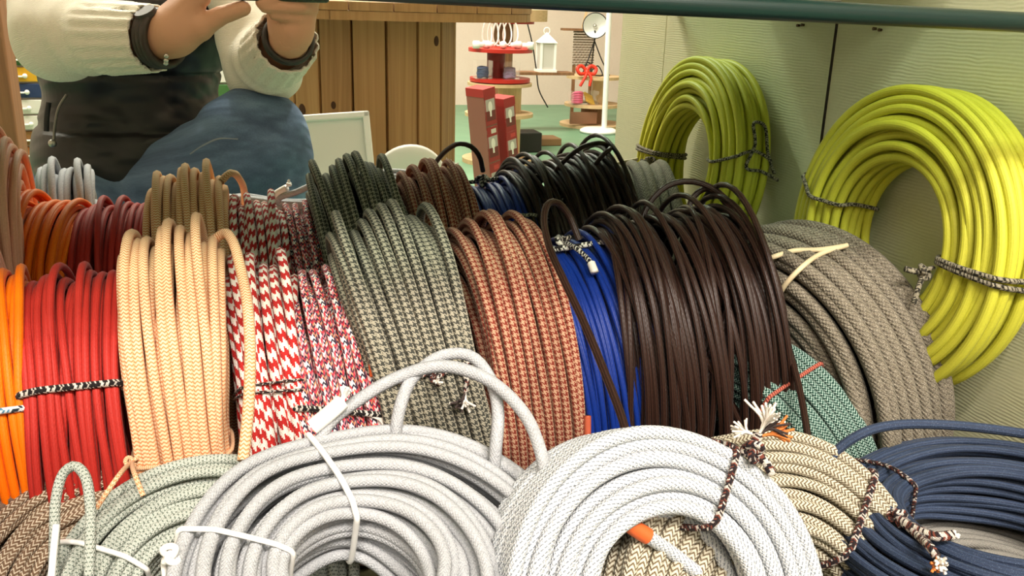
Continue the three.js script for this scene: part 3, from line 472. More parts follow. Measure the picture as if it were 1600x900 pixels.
// stand of red discs with stock
const redM = plain(0xb8281e, 0.4), redDark = plain(0x7a1c18, 0.5), whiteM = plain(0xf0efea, 0.4), blackM = plain(0x1c1a1a, 0.5), clearM = new THREE.MeshPhysicalMaterial({ color: 0xffffff, roughness: 0.08, transmission: 1, thickness: 0 });
{
  const z = 3.5, k = (z + 0.6) / FOC, c = mir(782, 78, z), s = thing('red_disc_stand', 'stand of two bright red round shelves on a red drum core, on a wooden drum', 'display stand', V(c.x, FL, z));
  const y1 = c.y - FL, y2 = mir(782, 124, z).y - FL, y3 = mir(782, 178, z).y - FL;
  const dsk = (r, y, m, nm, h = 0.016) => part(nm, new THREE.CylinderGeometry(r, r, h, 40).translate(0, y, 0), m, s);
  dsk(0.148, y1, redM, 'shelf_disc'); dsk(0.14, y2, redM, 'shelf_disc'); dsk(0.15, y2 - 0.02, palePine, 'shelf_disc', 0.014);
  part('core', new THREE.CylinderGeometry(0.042, 0.042, y1 - y2, 24).translate(-0.02, (y1 + y2) / 2, 0), redDark, s);
  part('core', new THREE.CylinderGeometry(0.055, 0.055, y2 - 0.02, 24).translate(0.05, (y2 - 0.02) / 2, 0), palePine, s);
  dsk(0.16, y3, palePine, 'shelf_disc', 0.016); dsk(0.17, 0.01, palePine, 'shelf_disc', 0.02);
  const Y1 = y1 + 0.008 + FL, Y2 = y2 + 0.008 + FL, Y3 = y3 + 0.008 + FL;
  // white cord loops and sockets on the upper shelf
  const loops = []; for (let i = 0; i < 5; i++) { const x = c.x + (-0.07 + i * 0.03), pts = []; for (let t = 0; t < 14; t++) { const a = t / 14 * 6.283; pts.push(V(x + 0.035 * Math.sin(a) * (0.6 + 0.1 * i), Y1 + 0.07 + 0.06 * Math.cos(a), z - 0.02 + 0.012 * Math.sin(2 * a) + i * 0.008)); } loops.push(tube(pts, 0.004, { n: 40, rs: 6, closed: true })); }
  solo('cord_heap', mergeGeometries(loops), whiteM, 'loops of white lamp cord heaped on the upper red shelf', 'cord');
  for (let i = 0; i < 5; i++) {
    const q = thing('bulb_socket', ['leftmost', 'second', 'middle', 'fourth', 'rightmost'][i] + ' white lamp socket of the row on the upper red shelf', 'lamp socket', V(c.x - 0.1 + i * 0.045, Y1 + 0.017, z - 0.085 + 0.02 * (i % 2)), 'white lamp sockets on the red shelf');
    part('body', new THREE.LatheGeometry([[0, 0], [0.012, 0], [0.012, 0.02], [0.017, 0.024], [0.017, 0.05], [0, 0.05]].map(([a, b]) => new THREE.Vector2(a, b)), 18).rotateZ(Math.PI / 2), whiteM, q); q.rotation.y = i * 0.9;
  }
  const tub = (nm, lab, x, y, zz, w, h, col) => {
    const q = thing(nm, lab, 'plastic box', V(x, y, zz));
    const t = 0.002; part('box', mergeGeometries([bx(-w / 2, w / 2, 0, t, -w / 2, w / 2), bx(-w / 2, -w / 2 + t, 0, h, -w / 2, w / 2), bx(w / 2 - t, w / 2, 0, h, -w / 2, w / 2), bx(-w / 2, w / 2, 0, h, -w / 2, -w / 2 + t), bx(-w / 2, w / 2, 0, h, w / 2 - t, w / 2)]), clearM, q);
    seed = 99; const gs = []; for (let i = 0; i < 7; i++) { const pts = []; const r = w * 0.3; for (let k = 0; k < 10; k++) pts.push(V(r * Math.cos(k * 0.628 + i) * rr(0.8, 1.1), h * 0.12 + i * h * 0.08 + rr(-0.004, 0.004), r * Math.sin(k * 0.628 + i))); gs.push(tube(pts, 0.006, { n: 36, rs: 6, closed: true })); }
    part('contents', mergeGeometries(gs), plain(col, 0.6), q);
  };
  tub('plastic_tub', 'clear plastic tub of dark blue cord on the lower red shelf', mir(754, 120, z - 0.05).x, Y2, z - 0.05, 0.075, 0.08, 0x24406a);
  tub('plastic_tub', 'clear plastic tub of pale violet cord on the lower red shelf', mir(796, 120, z - 0.06).x, Y2, z - 0.06, 0.078, 0.075, 0x9a92b8);
  tub('plastic_tub', 'clear plastic tub of bright blue cord on the wooden disc', mir(784, 172, z - 0.09).x, Y3, z - 0.09, 0.085, 0.08, 0x2c86c0);
}
{ // red product boxes with a bulb printed on them
  const boxT = (k) => { const cv = document.createElement('canvas'); cv.width = 128; cv.height = 160; const g = cv.getContext('2d'); g.fillStyle = '#9c2a26'; g.fillRect(0, 0, 128, 160); g.fillStyle = '#b8b0a8'; g.fillRect(10, 44, 108, 96); g.fillStyle = '#6e2a22'; g.fillRect(10, 96, 108, 44); g.fillStyle = '#f4f0e6'; g.beginPath(); g.arc(64, 78, 24, 0, 7); g.fill(); g.fillRect(54, 96, 20, 26); g.fillStyle = k ? '#d8d0c4' : '#c8403a'; g.fillRect(18, 12, 60, 20); const t = new THREE.CanvasTexture(cv); t.colorSpace = THREE.SRGBColorSpace; return t; };
  const side = plain(0x8a5a4c, 0.6), red = plain(0xa02a26, 0.55), fm = [0, 1].map((k) => new THREE.MeshPhysicalMaterial({ map: boxT(k), roughness: 0.45 }));
  const z = 2.75;
  [[738, 133, 0], [768, 148, 1]].forEach(([u, v, k]) => {
    const t = mir(u, v, z + 0.06 * k), h = t.y - FL, w = 0.062, d = 0.09;
    const q = thing('product_box', k ? 'shorter red bulb box leaning at the right of the taller one beside the drum' : 'taller red bulb box with a brown side leaning beside the drum', 'box', V(t.x + 0.075, FL, z + 0.06 * k)); q.rotation.set(0, -0.55, 0); q.rotateZ(0.15);
    part('carton', bx(-w / 2, w / 2, 0.006, h, -d / 2, d / 2), k ? red : side, q);
    for (let i = 0; i < 3; i++) part('printed_panel', new THREE.BoxGeometry(w - 0.004, h / 3 - 0.006, 0.001).rotateY(Math.PI).translate(0, h * (i + 0.5) / 3, -d / 2 - 0.0006), fm[(i + k) % 2], q);
    part('lid', bx(-w / 2 - 0.001, w / 2 + 0.001, h - 0.03, h + 0.0005, -d / 2 - 0.0015, d / 2 + 0.001), red, q);
  });
}
{ // white lantern on a small shelf of the rear wall
  const z = 4.5, a = mir(852, 112, z), s = thing('white_lantern', 'small white metal lantern with a pyramid roof standing on a wall shelf', 'lantern', a), k = (z + 0.6) / FOC;
  const w = 26 * k, h = 45 * k, t = 0.012;
  part('base', bx(-w / 2 - 0.006, w / 2 + 0.006, 0, 0.014, -w / 2 - 0.006, w / 2 + 0.006), whiteM, s);
  for (const i of [-1, 1]) for (const j of [-1, 1]) part('corner_post', bx(i * (w / 2 - t / 2) - t / 2, i * (w / 2 - t / 2) + t / 2, 0.014, h, j * (w / 2 - t / 2) - t / 2, j * (w / 2 - t / 2) + t / 2), whiteM, s);
  for (const [rx, tz] of [[0, -w / 2 + 0.006], [0, w / 2 - 0.006], [1, -w / 2 + 0.006], [1, w / 2 - 0.006]]) { const p = part('pane', bx(-w / 2 + t, w / 2 - t, 0.014, h, tz - 0.001, tz + 0.001), plain(0xc9c3ba, 0.3), s); if (rx) p.rotation.y = Math.PI / 2; }
  part('roof', new THREE.ConeGeometry(w * 0.78, 16 * k, 4).rotateY(Math.PI / 4).translate(0, h + 8 * k, 0), whiteM, s);
  part('ring', new THREE.TorusGeometry(0.018, 0.003, 8, 24).translate(0, h + 18 * k, 0), whiteM, s);
  solo('wall_shelf', bx(a.x - 0.2, a.x + 0.16, a.y - 0.016, a.y, z - 0.06, z + 0.07), darkPine, 'narrow brown shelf that carries the white lantern', 'shelf');
  solo('shelf_upright', bx(a.x - 0.2, a.x - 0.17, FL, a.y - 0.016, z + 0.02, z + 0.05), darkPine, 'thin brown upright that carries the lantern shelf', 'upright');
  solo('hanging_wire', tube([mir(824, 36, z), mir(832, 70, z), mir(838, 110, z + 0.03), mir(842, 140, z + 0.02), mir(856, 168, z)], 0.004, { n: 40 }), blackM, 'thin black cable running down beside the white lantern', 'cable');
  const dt = mir(826, 24, 3.9), dd = thing('wooden_drum', 'small wooden drum with a red underside above the red stand', 'drum', V(dt.x - 0.1, dt.y - 0.03, 3.9));
  part('disc', new THREE.CylinderGeometry(0.19, 0.19, 0.055, 36).translate(0, 0.03, 0), palePine, dd); part('red_disc', new THREE.CylinderGeometry(0.125, 0.125, 0.012, 36).translate(0, -0.005, 0), redM, dd); part('core', new THREE.CylinderGeometry(0.05, 0.05, dt.y - 0.03 - FL, 24).translate(-0.03, -(dt.y - 0.03 - FL) / 2, 0), darkPine, dd);
}
{ // drum shelf at the right with its stock
  const z = 4.72, k = (z + 0.6) / FOC, c = mir(928, 118, z), s = thing('drum_shelf', 'tiered shelf of stacked pale wooden drum discs beside the white floor lamp', 'display stand', V(c.x, FL, z));
  const y1 = c.y - FL, y2 = mir(928, 161, z).y - FL, y3 = mir(928, 194, z).y - FL;
  for (const [y, r] of [[y1, 0.17], [y2, 0.175], [Math.max(0.018, y3), 0.2]]) part('disc', new THREE.CylinderGeometry(r, r, 0.018, 40).translate(0, y - 0.009, 0), palePine, s);
  part('core', new THREE.CylinderGeometry(0.05, 0.05, y1 - y2, 24).translate(0.045, (y1 + y2) / 2, 0), palePine, s);
  part('core', new THREE.CylinderGeometry(0.07, 0.07, y2, 24).translate(0, y2 / 2, 0), darkPine, s);
  part('side_board', bx(-0.19, -0.02, 0.03, y2 - 0.04, -0.14, -0.12), plain(0x8a6046, 0.7), s);
  // red bow
  const b = thing('red_bow', 'bright red ribbon bow hanging over the edge of the drum shelf', 'bow', V(c.x - 0.1, FL + y1, z - 0.13)); const bm = plain(0xd8341c, 0.45);
  for (const sx of [-1, 1]) { part('loop', tube([V(0, 0.03, 0), V(sx * 0.03, 0.065, 0.01), V(sx * 0.06, 0.05, 0), V(sx * 0.045, 0.02, -0.01)], 0.011, { n: 24, rs: 7, closed: true }), bm, b); part('tail', tube([V(0, 0.03, -0.01), V(sx * 0.02, 0, -0.03), V(sx * 0.03 - 0.02, -0.05, -0.035)], 0.009, { n: 14, rs: 6 }), bm, b); }
  part('knot', new THREE.SphereGeometry(0.017, 12, 8).translate(0, 0.03, -0.005), bm, b);
  // clear box, pink and yellow
  const q = thing('clear_box', 'clear plastic box with pink and yellow goods on the middle disc', 'plastic box', V(c.x - 0.085, FL + y2, z - 0.06)); const w = 0.165, h = 0.082, t = 0.002, d = 0.1;
  part('box', mergeGeometries([bx(-w / 2, w / 2, 0, t, -d / 2, d / 2), bx(-w / 2, -w / 2 + t, 0, h, -d / 2, d / 2), bx(w / 2 - t, w / 2, 0, h, -d / 2, d / 2), bx(-w / 2, w / 2, 0, h, -d / 2, -d / 2 + t), bx(-w / 2, w / 2, 0, h, d / 2 - t, d / 2)]), clearM, q);
  const pk = []; for (let i = 0; i < 5; i++) pk.push(new THREE.TorusGeometry(0.028, 0.009, 8, 24).rotateX(Math.PI / 2 + 0.1 * i).translate(-0.04, 0.014 + i * 0.012, 0)); part('pink_bundle', mergeGeometries(pk), plain(0xe8608c, 0.6), q);
  const ye = []; for (let i = 0; i < 5; i++) ye.push(new THREE.CapsuleGeometry(0.009, 0.05, 4, 10).rotateZ(1.1).translate(0.04, 0.012 + i * 0.01, -0.02 + 0.012 * i)); part('yellow_rods', mergeGeometries(ye), plain(0xe8b83c, 0.6), q);
  // desk lamp with white reflector on black tripod
  const dp = mir(930, 40, z - 0.05), l = thing('desk_lamp', 'desk lamp with a round white reflector on thin black tripod legs', 'lamp', V(dp.x + 0.02, FL + y1, z)), H0 = dp.y - FL - y1;
  const sh = part('reflector', new THREE.LatheGeometry([[0.012, 0.06], [0.03, 0.058], [0.06, 0.035], [0.072, 0], [0.074, 0], [0.062, 0.038], [0.031, 0.063], [0, 0.066]].map(([a, e]) => new THREE.Vector2(a, e)), 36), [whiteM][0], l); sh.position.set(-0.02, H0, -0.05); sh.rotation.set(Math.PI / 2 + 0.1, 0, -0.35);
  const rimg = part('rim', new THREE.TorusGeometry(0.074, 0.003, 8, 40).rotateX(Math.PI / 2), blackM, l); rimg.position.copy(sh.position); rimg.rotation.copy(sh.rotation);
  const bulb = part('socket', new THREE.SphereGeometry(0.014, 14, 10).translate(0, 0.045, 0), plain(0xb8b4a8, 0.3, { metalness: 0.7 }), l); bulb.position.copy(sh.position); bulb.rotation.copy(sh.rotation);
  const hub = V(0, H0 - 0.09, 0); part('stem', tube([V(-0.005, H0 - 0.03, -0.01), V(0.005, H0 - 0.06, 0), hub], 0.005, { n: 8 }), blackM, l);
  for (const [x, zz] of [[-0.07, 0], [0.1, -0.03], [0.02, 0.09]]) part('leg', tube([hub, V(x * 0.5, hub.y * 0.45, zz * 0.5), V(x, 0.003, zz)], 0.004, { n: 10 }), blackM, l);
  part('cord', tube([V(0, 0.05, -0.02), V(-0.06, 0.08, -0.05), V(-0.08, 0.02, -0.06), V(0, 0.006, -0.08), V(0.05, 0.01, -0.04), V(0.02, 0.06, -0.03), V(-0.03, 0.03, -0.05)], 0.004, { n: 50 }), blackM, l);
  // woven panel on the wall side
  const wp = mir(912, 76, z + 0.25), wv = thing('woven_panel', 'woven grey-brown wicker panel hanging behind the desk lamp', 'panel', V(wp.x, wp.y - 0.11, z + 0.25)), wm = plain(0x8a7a68, 0.8); const ww = 0.14, wh = 0.22, vs = [];
  for (let j = 0; j < 14; j++) { const pts = []; for (let i = 0; i <= 12; i++) pts.push(V(-ww / 2 + ww * i / 12, wh * (j + 0.5) / 14, 0.006 * ((i + j) % 2 ? 1 : -1))); vs.push(tube(pts, 0.006, { n: 30, rs: 5 })); }
  part('weave', mergeGeometries(vs), wm, wv); part('bar', bx(-0.16, 0.12, wh, wh + 0.014, -0.05, 0.01), darkPine, wv); part('prop', bx(-0.07, -0.055, wh + 0.01, wh + 0.14, -0.01, 0), palePine, wv).rotation.z = -0.2;
  part('frame_leg', bx(-0.068, -0.05, -(wp.y - 0.11 - FL), 0.01, -0.005, 0.012), darkPine, wv); part('frame_leg', bx(0.05, 0.068, -(wp.y - 0.11 - FL), 0.01, -0.005, 0.012), darkPine, wv);
}
{ // white floor lamp
  const z = 4.4, p = mir(935, 205, z), s = thing('floor_lamp', 'slim white floor lamp with a round flat base on the green floor', 'floor lamp', V(p.x, FL, z));
  part('base', new THREE.LatheGeometry([[0, 0.03], [0.09, 0.028], [0.11, 0.018], [0.112, 0], [0, 0]].map(([a, b]) => new THREE.Vector2(a, b)), 40), whiteM, s);
  const t = mir(953, 0, z), dx = t.x - p.x; part('pole', tube([V(0.035, 0.02, 0), V(0.035 + (dx - 0.035) * 0.5, (t.y - FL) * 0.5, 0), V(dx, t.y - FL, 0), V(dx + 0.015, t.y - FL + 0.6, 0)], 0.016, { n: 12, rs: 14 }), whiteM, s);
  part('lamp_shade', new THREE.LatheGeometry([[0.06, 0.2], [0.11, 0], [0.108, 0], [0.058, 0.2]].map(([a, b]) => new THREE.Vector2(a, b)), 32).translate(dx + 0.015, t.y - FL + 0.55, 0), whiteM, s);
}
for (const [u, v, w, h, dd, c, lab] of [[818, 190, 0.16, 0.10, 3.8, 0x2a2826, 'low black crate on the green floor beside the red stand'], [845, 183, 0.2, 0.04, 4.0, 0x8a6844, 'flat wooden board lying on the green floor'], [790, 150, 0.14, 0.06, 4.9, 0x9a7448, 'brown wooden block behind the black crate']]) {
  const p = mir(u, v, dd); solo('stock_item', rbx(w, h, 0.14, 0.006).translate(p.x, FL + h / 2, dd), plain(c, 0.7), lab, 'crate');
}

// ---------------------------------------------------------------- the photographer, crouching with the phone before the mirror
function field(c, half, res, fn) {                                       // mesh of the zero level of a distance function in a box
  const mc = new MarchingCubes(res, undefined, false, false, 400000); mc.isolation = 0;
  const hs = res / 2, p = V();
  for (let z = 0; z < res; z++) for (let y = 0; y < res; y++) for (let x = 0; x < res; x++) { p.set(c.x + half * (x - hs) / hs, c.y + half * (y - hs) / hs, c.z + half * (z - hs) / hs); mc.field[x + y * res + z * res * res] = -fn(p); }
  mc.update();
  const n = mc.count, a = new Float32Array(n * 3); for (let i = 0; i < n * 3; i += 3) { a[i] = c.x + half * mc.positionArray[i]; a[i + 1] = c.y + half * mc.positionArray[i + 1]; a[i + 2] = c.z + half * mc.positionArray[i + 2]; }
  let g = new THREE.BufferGeometry(); g.setAttribute('position', new THREE.BufferAttribute(a, 3)); g = mergeVertices(g, half / res * 0.05); g.computeVertexNormals();
  const q = g.attributes.position, uv = new Float32Array(q.count * 2); for (let i = 0; i < q.count; i++) { uv[2 * i] = q.getX(i) * 0.8 + q.getZ(i) * 0.6; uv[2 * i + 1] = q.getY(i) + 0.35 * q.getZ(i); }
  g.setAttribute('uv', new THREE.BufferAttribute(uv, 2)); return g;
}
const cap = (p, a, b, ra, rb) => { const ab = V().subVectors(b, a), t = clamp(V().subVectors(p, a).dot(ab) / ab.lengthSq()); return p.distanceTo(ab.multiplyScalar(t).add(a)) - (ra + (rb - ra) * t); };
const ell = (p, c, r) => { const x = (p.x - c.x) / r[0], y = (p.y - c.y) / r[1], z = (p.z - c.z) / r[2], k = Math.hypot(x, y, z); return (k - 1) * Math.min(...r) * (0.6 + 0.4 * k); };
const smin = (k, ...d) => { let m = d[0]; for (const e of d.slice(1)) { const h = clamp(0.5 + 0.5 * (e - m) / k); m = e + (m - e) * h - k * h * (1 - h); } return m; };
{
  const PERSON = thing('person', 'crouching person in cream sweater, black padded vest and blue jeans holding up a phone', 'person', V(-0.15, FL, 1.0));
  const put = (nm, g, m, par = PERSON, lab) => part(nm, par === PERSON ? g.translate(0.15, -FL, -1.0) : g.translate(0.15, -FL, -1.0), m, par, lab);
  const skin = plain(0xc89878, 0.55, { sheen: 0.2 }), hairM = plain(0x3a2a20, 0.7), lipM = plain(0xa8685a, 0.5);
  // joints, from the mirror image
  const Ls = V(-0.262, 0.118, 0.98), Le = V(-0.236, -0.062, 0.775), Lw = mir(252, 60, 0.64), Rs = V(-0.01, 0.12, 1.0), Re = V(0.03, -0.105, 0.82), Rw = mir(452, 60, 0.648);
  const neck = V(-0.155, 0.175, 1.01), head = V(-0.15, 0.30, 0.985), pel = V(-0.17, -0.31, 1.06), chest = V(-0.155, 0.02, 1.02);
  const hipA = V(-0.19, -0.37, 0.99), kneeA = mir(398, 226, 0.79), ankA = V(0.06, FL + 0.09, 0.93), toeA = V(0.09, FL + 0.035, 0.77);
  const hipB = V(-0.24, -0.33, 1.04), kneeB = V(-0.265, -0.40, 0.74), ankB = V(-0.21, FL + 0.09, 1.05), toeB = V(-0.21, FL + 0.03, 0.95);
  kneeB.y = -0.36;
  const kL = V().copy(kneeA);
  // skin: one continuous body with head, hands
  const bodyD = (p) => smin(0.03, cap(p, V(-0.155, 0.02, 1.0), V(-0.17, -0.31, 1.02), 0.085, 0.09), cap(p, Ls, Rs, 0.05, 0.05), cap(p, Ls, Le, 0.045, 0.038), cap(p, Le, Lw, 0.038, 0.027), cap(p, Rs, Re, 0.045, 0.038), cap(p, Re, Rw, 0.038, 0.027), cap(p, neck, head, 0.05, 0.05), cap(p, V(-0.155, 0.02, 1.0), neck, 0.08, 0.05), cap(p, hipA, kneeA, 0.075, 0.052), cap(p, kneeA, ankA, 0.05, 0.035), cap(p, hipB, kneeB, 0.075, 0.052), cap(p, kneeB, ankB, 0.05, 0.035), cap(p, ankA, toeA, 0.035, 0.03), cap(p, ankB, toeB, 0.035, 0.03));
  const headD = (p) => { const q = p; return smin(0.02, ell(q, head.clone().add(V(0, 0.02, 0.01)), [0.076, 0.1, 0.094]), ell(q, head.clone().add(V(0, -0.045, -0.03)), [0.055, 0.06, 0.062]), cap(q, head.clone().add(V(0, 0.012, -0.088)), head.clone().add(V(0, -0.022, -0.108)), 0.008, 0.013), ell(q, head.clone().add(V(0.077, -0.005, 0.01)), [0.01, 0.032, 0.02]), ell(q, head.clone().add(V(-0.077, -0.005, 0.01)), [0.01, 0.032, 0.02]), cap(q, neck, head.clone().add(V(0, -0.03, 0.01)), 0.05, 0.05)); };
  const zh = 0.622, m = (u, v, z = zh) => mir(u, v, z);
  const chain = (p, P, r0, r1) => { let d = 9; for (let i = 0; i < P.length - 1; i++) d = Math.min(d, cap(p, P[i], P[i + 1], r0 + (r1 - r0) * i / (P.length - 1), r0 + (r1 - r0) * (i + 1) / (P.length - 1))); return d; };
  const LF = [
    [[m(318, -2, 0.618), m(322, -42, 0.62), m(330, -78, 0.617), m(352, -98, 0.610), m(372, -100, 0.607)], 0.0088, 0.0068],
    [[m(306, -8, 0.624), m(300, -52, 0.632), m(312, -92, 0.628), m(334, -112, 0.617), m(352, -112, 0.612)], 0.009, 0.0068],
    [[m(292, -2, 0.632), m(282, -44, 0.642), m(290, -84, 0.640), m(310, -106, 0.628), m(326, -106, 0.62)], 0.0086, 0.0064],
    [[m(280, 6, 0.64), m(266, -28, 0.65), m(268, -60, 0.652), m(282, -82, 0.642), m(298, -86, 0.634)], 0.0076, 0.0056]];
  const LT = [m(276, 52, 0.632), m(312, 44, 0.62), m(346, 24, 0.614), m(380, 13, 0.612)];
  const handL = (p) => { let d = smin(0.014, cap(p, Lw, m(270, 50, 0.634), 0.026, 0.026), cap(p, m(270, 50, 0.634), m(306, -2, 0.622), 0.026, 0.014), cap(p, m(266, 46, 0.64), m(282, 6, 0.642), 0.024, 0.013), cap(p, m(276, 54, 0.632), m(312, 44, 0.622), 0.022, 0.016)); for (const [P, a, b] of LF) d = smin(0.004, d, chain(p, P, a, b)); return smin(0.006, d, chain(p, LT, 0.0155, 0.0095)); };
  const RF = [
    [[m(484, -14, 0.632), m(470, -26, 0.617), m(440, -24, 0.612), m(414, -18, 0.612)], 0.009, 0.007],
    [[m(489, 0, 0.632), m(474, -6, 0.615), m(440, -6, 0.612), m(408, 4, 0.612)], 0.0092, 0.007],
    [[m(487, 14, 0.634), m(472, 12, 0.617), m(442, 12, 0.613), m(414, 12, 0.613)], 0.0088, 0.0066],
    [[m(480, 28, 0.638), m(466, 29, 0.622), m(446, 27, 0.618), m(428, 24, 0.617)], 0.0078, 0.006]];
  const RT = [m(446, 36, 0.645), m(428, 8, 0.640), m(424, -22, 0.632), m(438, -44, 0.622)];
  const handR = (p) => { let d = smin(0.014, cap(p, Rw, m(456, 44, 0.646), 0.024, 0.026), cap(p, m(456, 44, 0.646), m(480, -8, 0.638), 0.024, 0.013), cap(p, m(456, 44, 0.646), m(472, 22, 0.64), 0.024, 0.014), cap(p, m(452, 40, 0.648), m(440, 12, 0.646), 0.02, 0.017)); for (const [P, a, b] of RF) d = smin(0.004, d, chain(p, P, a, b)); return smin(0.006, d, chain(p, RT, 0.014, 0.0092)); };
  const b0 = field(V(-0.13, -0.27, 0.90), 0.62, 104, (p) => bodyD(p));
  const b1 = field(head.clone().add(V(0, -0.02, 0)), 0.17, 76, headD);
  const b2 = field(m(310, -10, 0.63), 0.12, 80, handL), b3 = field(m(452, 12, 0.632), 0.09, 64, handR);
  put('body', mergeGeometries([b0, b1, b2, b3]), skin);
  put('hair', field(head.clone().add(V(0, 0.05, 0.02)), 0.17, 60, (p) => Math.max(ell(p, head.clone().add(V(0, 0.028, 0.018)), [0.085, 0.106, 0.102]), (head.z - 0.045 - p.z) * 0.8 + (head.y + 0.03 - p.y) * 0.7, head.y - 0.06 - p.y)), hairM);
  for (const s of [-1, 1]) { put('eye', new THREE.SphereGeometry(0.0115, 16, 12).translate(head.x + s * 0.031, head.y + 0.012, head.z - 0.073), plain(0xf0ece4, 0.2)); put('iris', new THREE.SphereGeometry(0.0056, 12, 10).translate(head.x + s * 0.031, head.y + 0.012, head.z - 0.0805), plain(0x3a4a50, 0.2)); put('eyebrow', tube([V(head.x + s * 0.014, head.y + 0.03, head.z - 0.087), V(head.x + s * 0.032, head.y + 0.036, head.z - 0.083), V(head.x + s * 0.05, head.y + 0.029, head.z - 0.07)], 0.0035, { n: 12 }), hairM); }
  put('mouth', tube([V(head.x - 0.022, head.y - 0.056, head.z - 0.083), V(head.x, head.y - 0.057, head.z - 0.093), V(head.x + 0.022, head.y - 0.056, head.z - 0.083)], 0.0048, { n: 12 }), lipM);
  // sweater
  const knit = new THREE.MeshPhysicalMaterial({ map: tex(64, 64, (u, v, i, j) => { const h = Math.abs(Math.sin(6.28319 * 4 * v + 2 * tri(u * 4))); return mixc([222, 218, 202], [236, 233, 220], h * 0.7 + 0.3 * hash(i, j)); }, { rep: [60, 60] }), bumpMap: tex(64, 64, (u, v) => { const h = 255 * Math.abs(Math.sin(6.28319 * 4 * v + 2 * tri(u * 4))); return [h, h, h]; }, { rep: [60, 60], srgb: false }), bumpScale: 0.0005, roughness: 0.9, sheen: 0.4 });
  const armD = (a, b, ra, rb, rib) => (p) => { const ab = V().subVectors(b, a), t = clamp(V().subVectors(p, a).dot(ab) / ab.lengthSq()), c = ab.clone().multiplyScalar(t).add(a), q = V().subVectors(p, c), d = q.length(); const n = ab.clone().normalize(), e1 = V(0, 1, 0).addScaledVector(n, -n.y).normalize(), e2 = V().crossVectors(n, e1); const ang = Math.atan2(q.dot(e1), q.dot(e2)); return d - (ra + (rb - ra) * t) - rib * Math.abs(Math.sin(ang * 9)) * sm(clamp((t - 0.3) / 0.25)) - 0.0025 * Math.sin(t * 30 + 2 * Math.sin(ang)) * (1 - clamp((t - 0.3) / 0.3)); };
  const cut = (p, a, b, at0) => { const n = V().subVectors(b, a).normalize(); return V().subVectors(p, a).dot(n) - at0; };
  const sleeve = (S, E, W, re, rc) => { const L = E.distanceTo(W) - 0.012, f = armD(E, W, re, rc, 0.0032); return (p) => Math.max(smin(0.02, f(p), cap(p, S, E, 0.062, re + 0.004) + 0.002 * Math.sin(p.y * 90 + p.x * 40)), Math.min(cut(p, E, W, L), 9), -Math.max(f(p) + 0.0045, -(cut(p, E, W, L - 0.04)))); };
  const cL = Le.clone().add(Lw).multiplyScalar(0.5).add(V(-0.02, 0.03, 0.06)), cR = Re.clone().add(Rw).multiplyScalar(0.5).add(V(0, 0.03, 0.07));
  put('sweater', mergeGeometries([field(cL, 0.235, 112, sleeve(Ls, Le, Lw, 0.051, 0.039)), field(cR, 0.235, 112, sleeve(Rs, Re, Rw, 0.05, 0.04)), field(V(-0.155, 0.06, 1.01), 0.27, 54, (p) => Math.max(smin(0.05, cap(p, V(-0.27, 0.1, 1.0), V(-0.04, 0.1, 1.0), 0.078, 0.078), cap(p, V(-0.155, 0.02, 0.995), V(-0.155, 0.1, 0.995), 0.1, 0.085), cap(p, neck.clone().add(V(0, -0.03, 0)), neck.clone().add(V(0, 0.03, -0.005)), 0.07, 0.062)), p.y - 0.205))]), knit, PERSON, 'cream ribbed knit sweater');
  // vest with quilting grooves, pocket
  const vestM = new THREE.MeshPhysicalMaterial({ color: 0x141417, roughness: 0.42, sheen: 0.2, bumpMap: tex(128, 128, (u, v) => { const h = 255 * vnoise(u * 10, v * 16, 10, 16, 12); return [h, h, h]; }, { rep: [5, 5], srgb: false }), bumpScale: 0.004 });
  const vestD = (p) => { const yy = (p.y + 0.45) / 0.082, g = Math.abs(yy - Math.round(yy)); const d = smin(0.06, cap(p, V(-0.19, 0.09, 1.0), V(-0.14, 0.09, 1.0), 0.125, 0.125), cap(p, V(-0.205, -0.06, 0.995), V(-0.13, -0.06, 0.995), 0.122, 0.122), cap(p, V(-0.205, -0.27, 1.0), V(-0.135, -0.27, 1.0), 0.132, 0.135)); return Math.max(d + 0.006 * Math.exp(-((g / 0.07) ** 2)) + 0.003 * Math.sin(p.x * 34 + p.y * 22), p.y - 0.19, -0.33 - p.y); };
  const vest = put('vest', field(V(-0.155, -0.09, 1.0), 0.31, 96, vestD), vestM, PERSON, 'black padded vest');
  put('zipper', tube([m(104, 148, 0.868), m(92, 168, 0.866), m(86, 195, 0.864), m(84, 222, 0.862)], 0.002, { n: 24, rs: 6 }), plain(0x77756e, 0.4, { metalness: 0.8 }), vest); put('zip_puller', new THREE.SphereGeometry(0.006, 12, 8).translate(...m(82, 224, 0.86).toArray()), plain(0xaaa79e, 0.3, { metalness: 0.9 }), vest);
  put('pocket_flap', tube([m(76, 160, 0.866), m(73, 180, 0.864), m(72, 205, 0.862)], 0.004, { n: 16, rs: 6 }), plain(0x1d1d20, 0.6), vest);
  // jeans
  const denim = new THREE.MeshPhysicalMaterial({ map: tex(256, 256, (u, v, i, j) => { const f = vnoise(u * 5, v * 9, 5, 9, 15) * 0.6 + vnoise(u * 20, v * 40, 20, 40, 16) * 0.25 + 0.15 * hash(i, j); return mixc([62, 82, 112], [126, 156, 190], clamp(f * 1.3 - 0.15)); }, { rep: [4, 4] }), roughness: 0.85, bumpMap: tex(128, 128, (u, v) => { const h = 255 * vnoise(u * 6 + v * 6, v * 20, 6, 20, 17); return [h, h, h]; }, { rep: [6, 6], srgb: false }), bumpScale: 0.0015 });
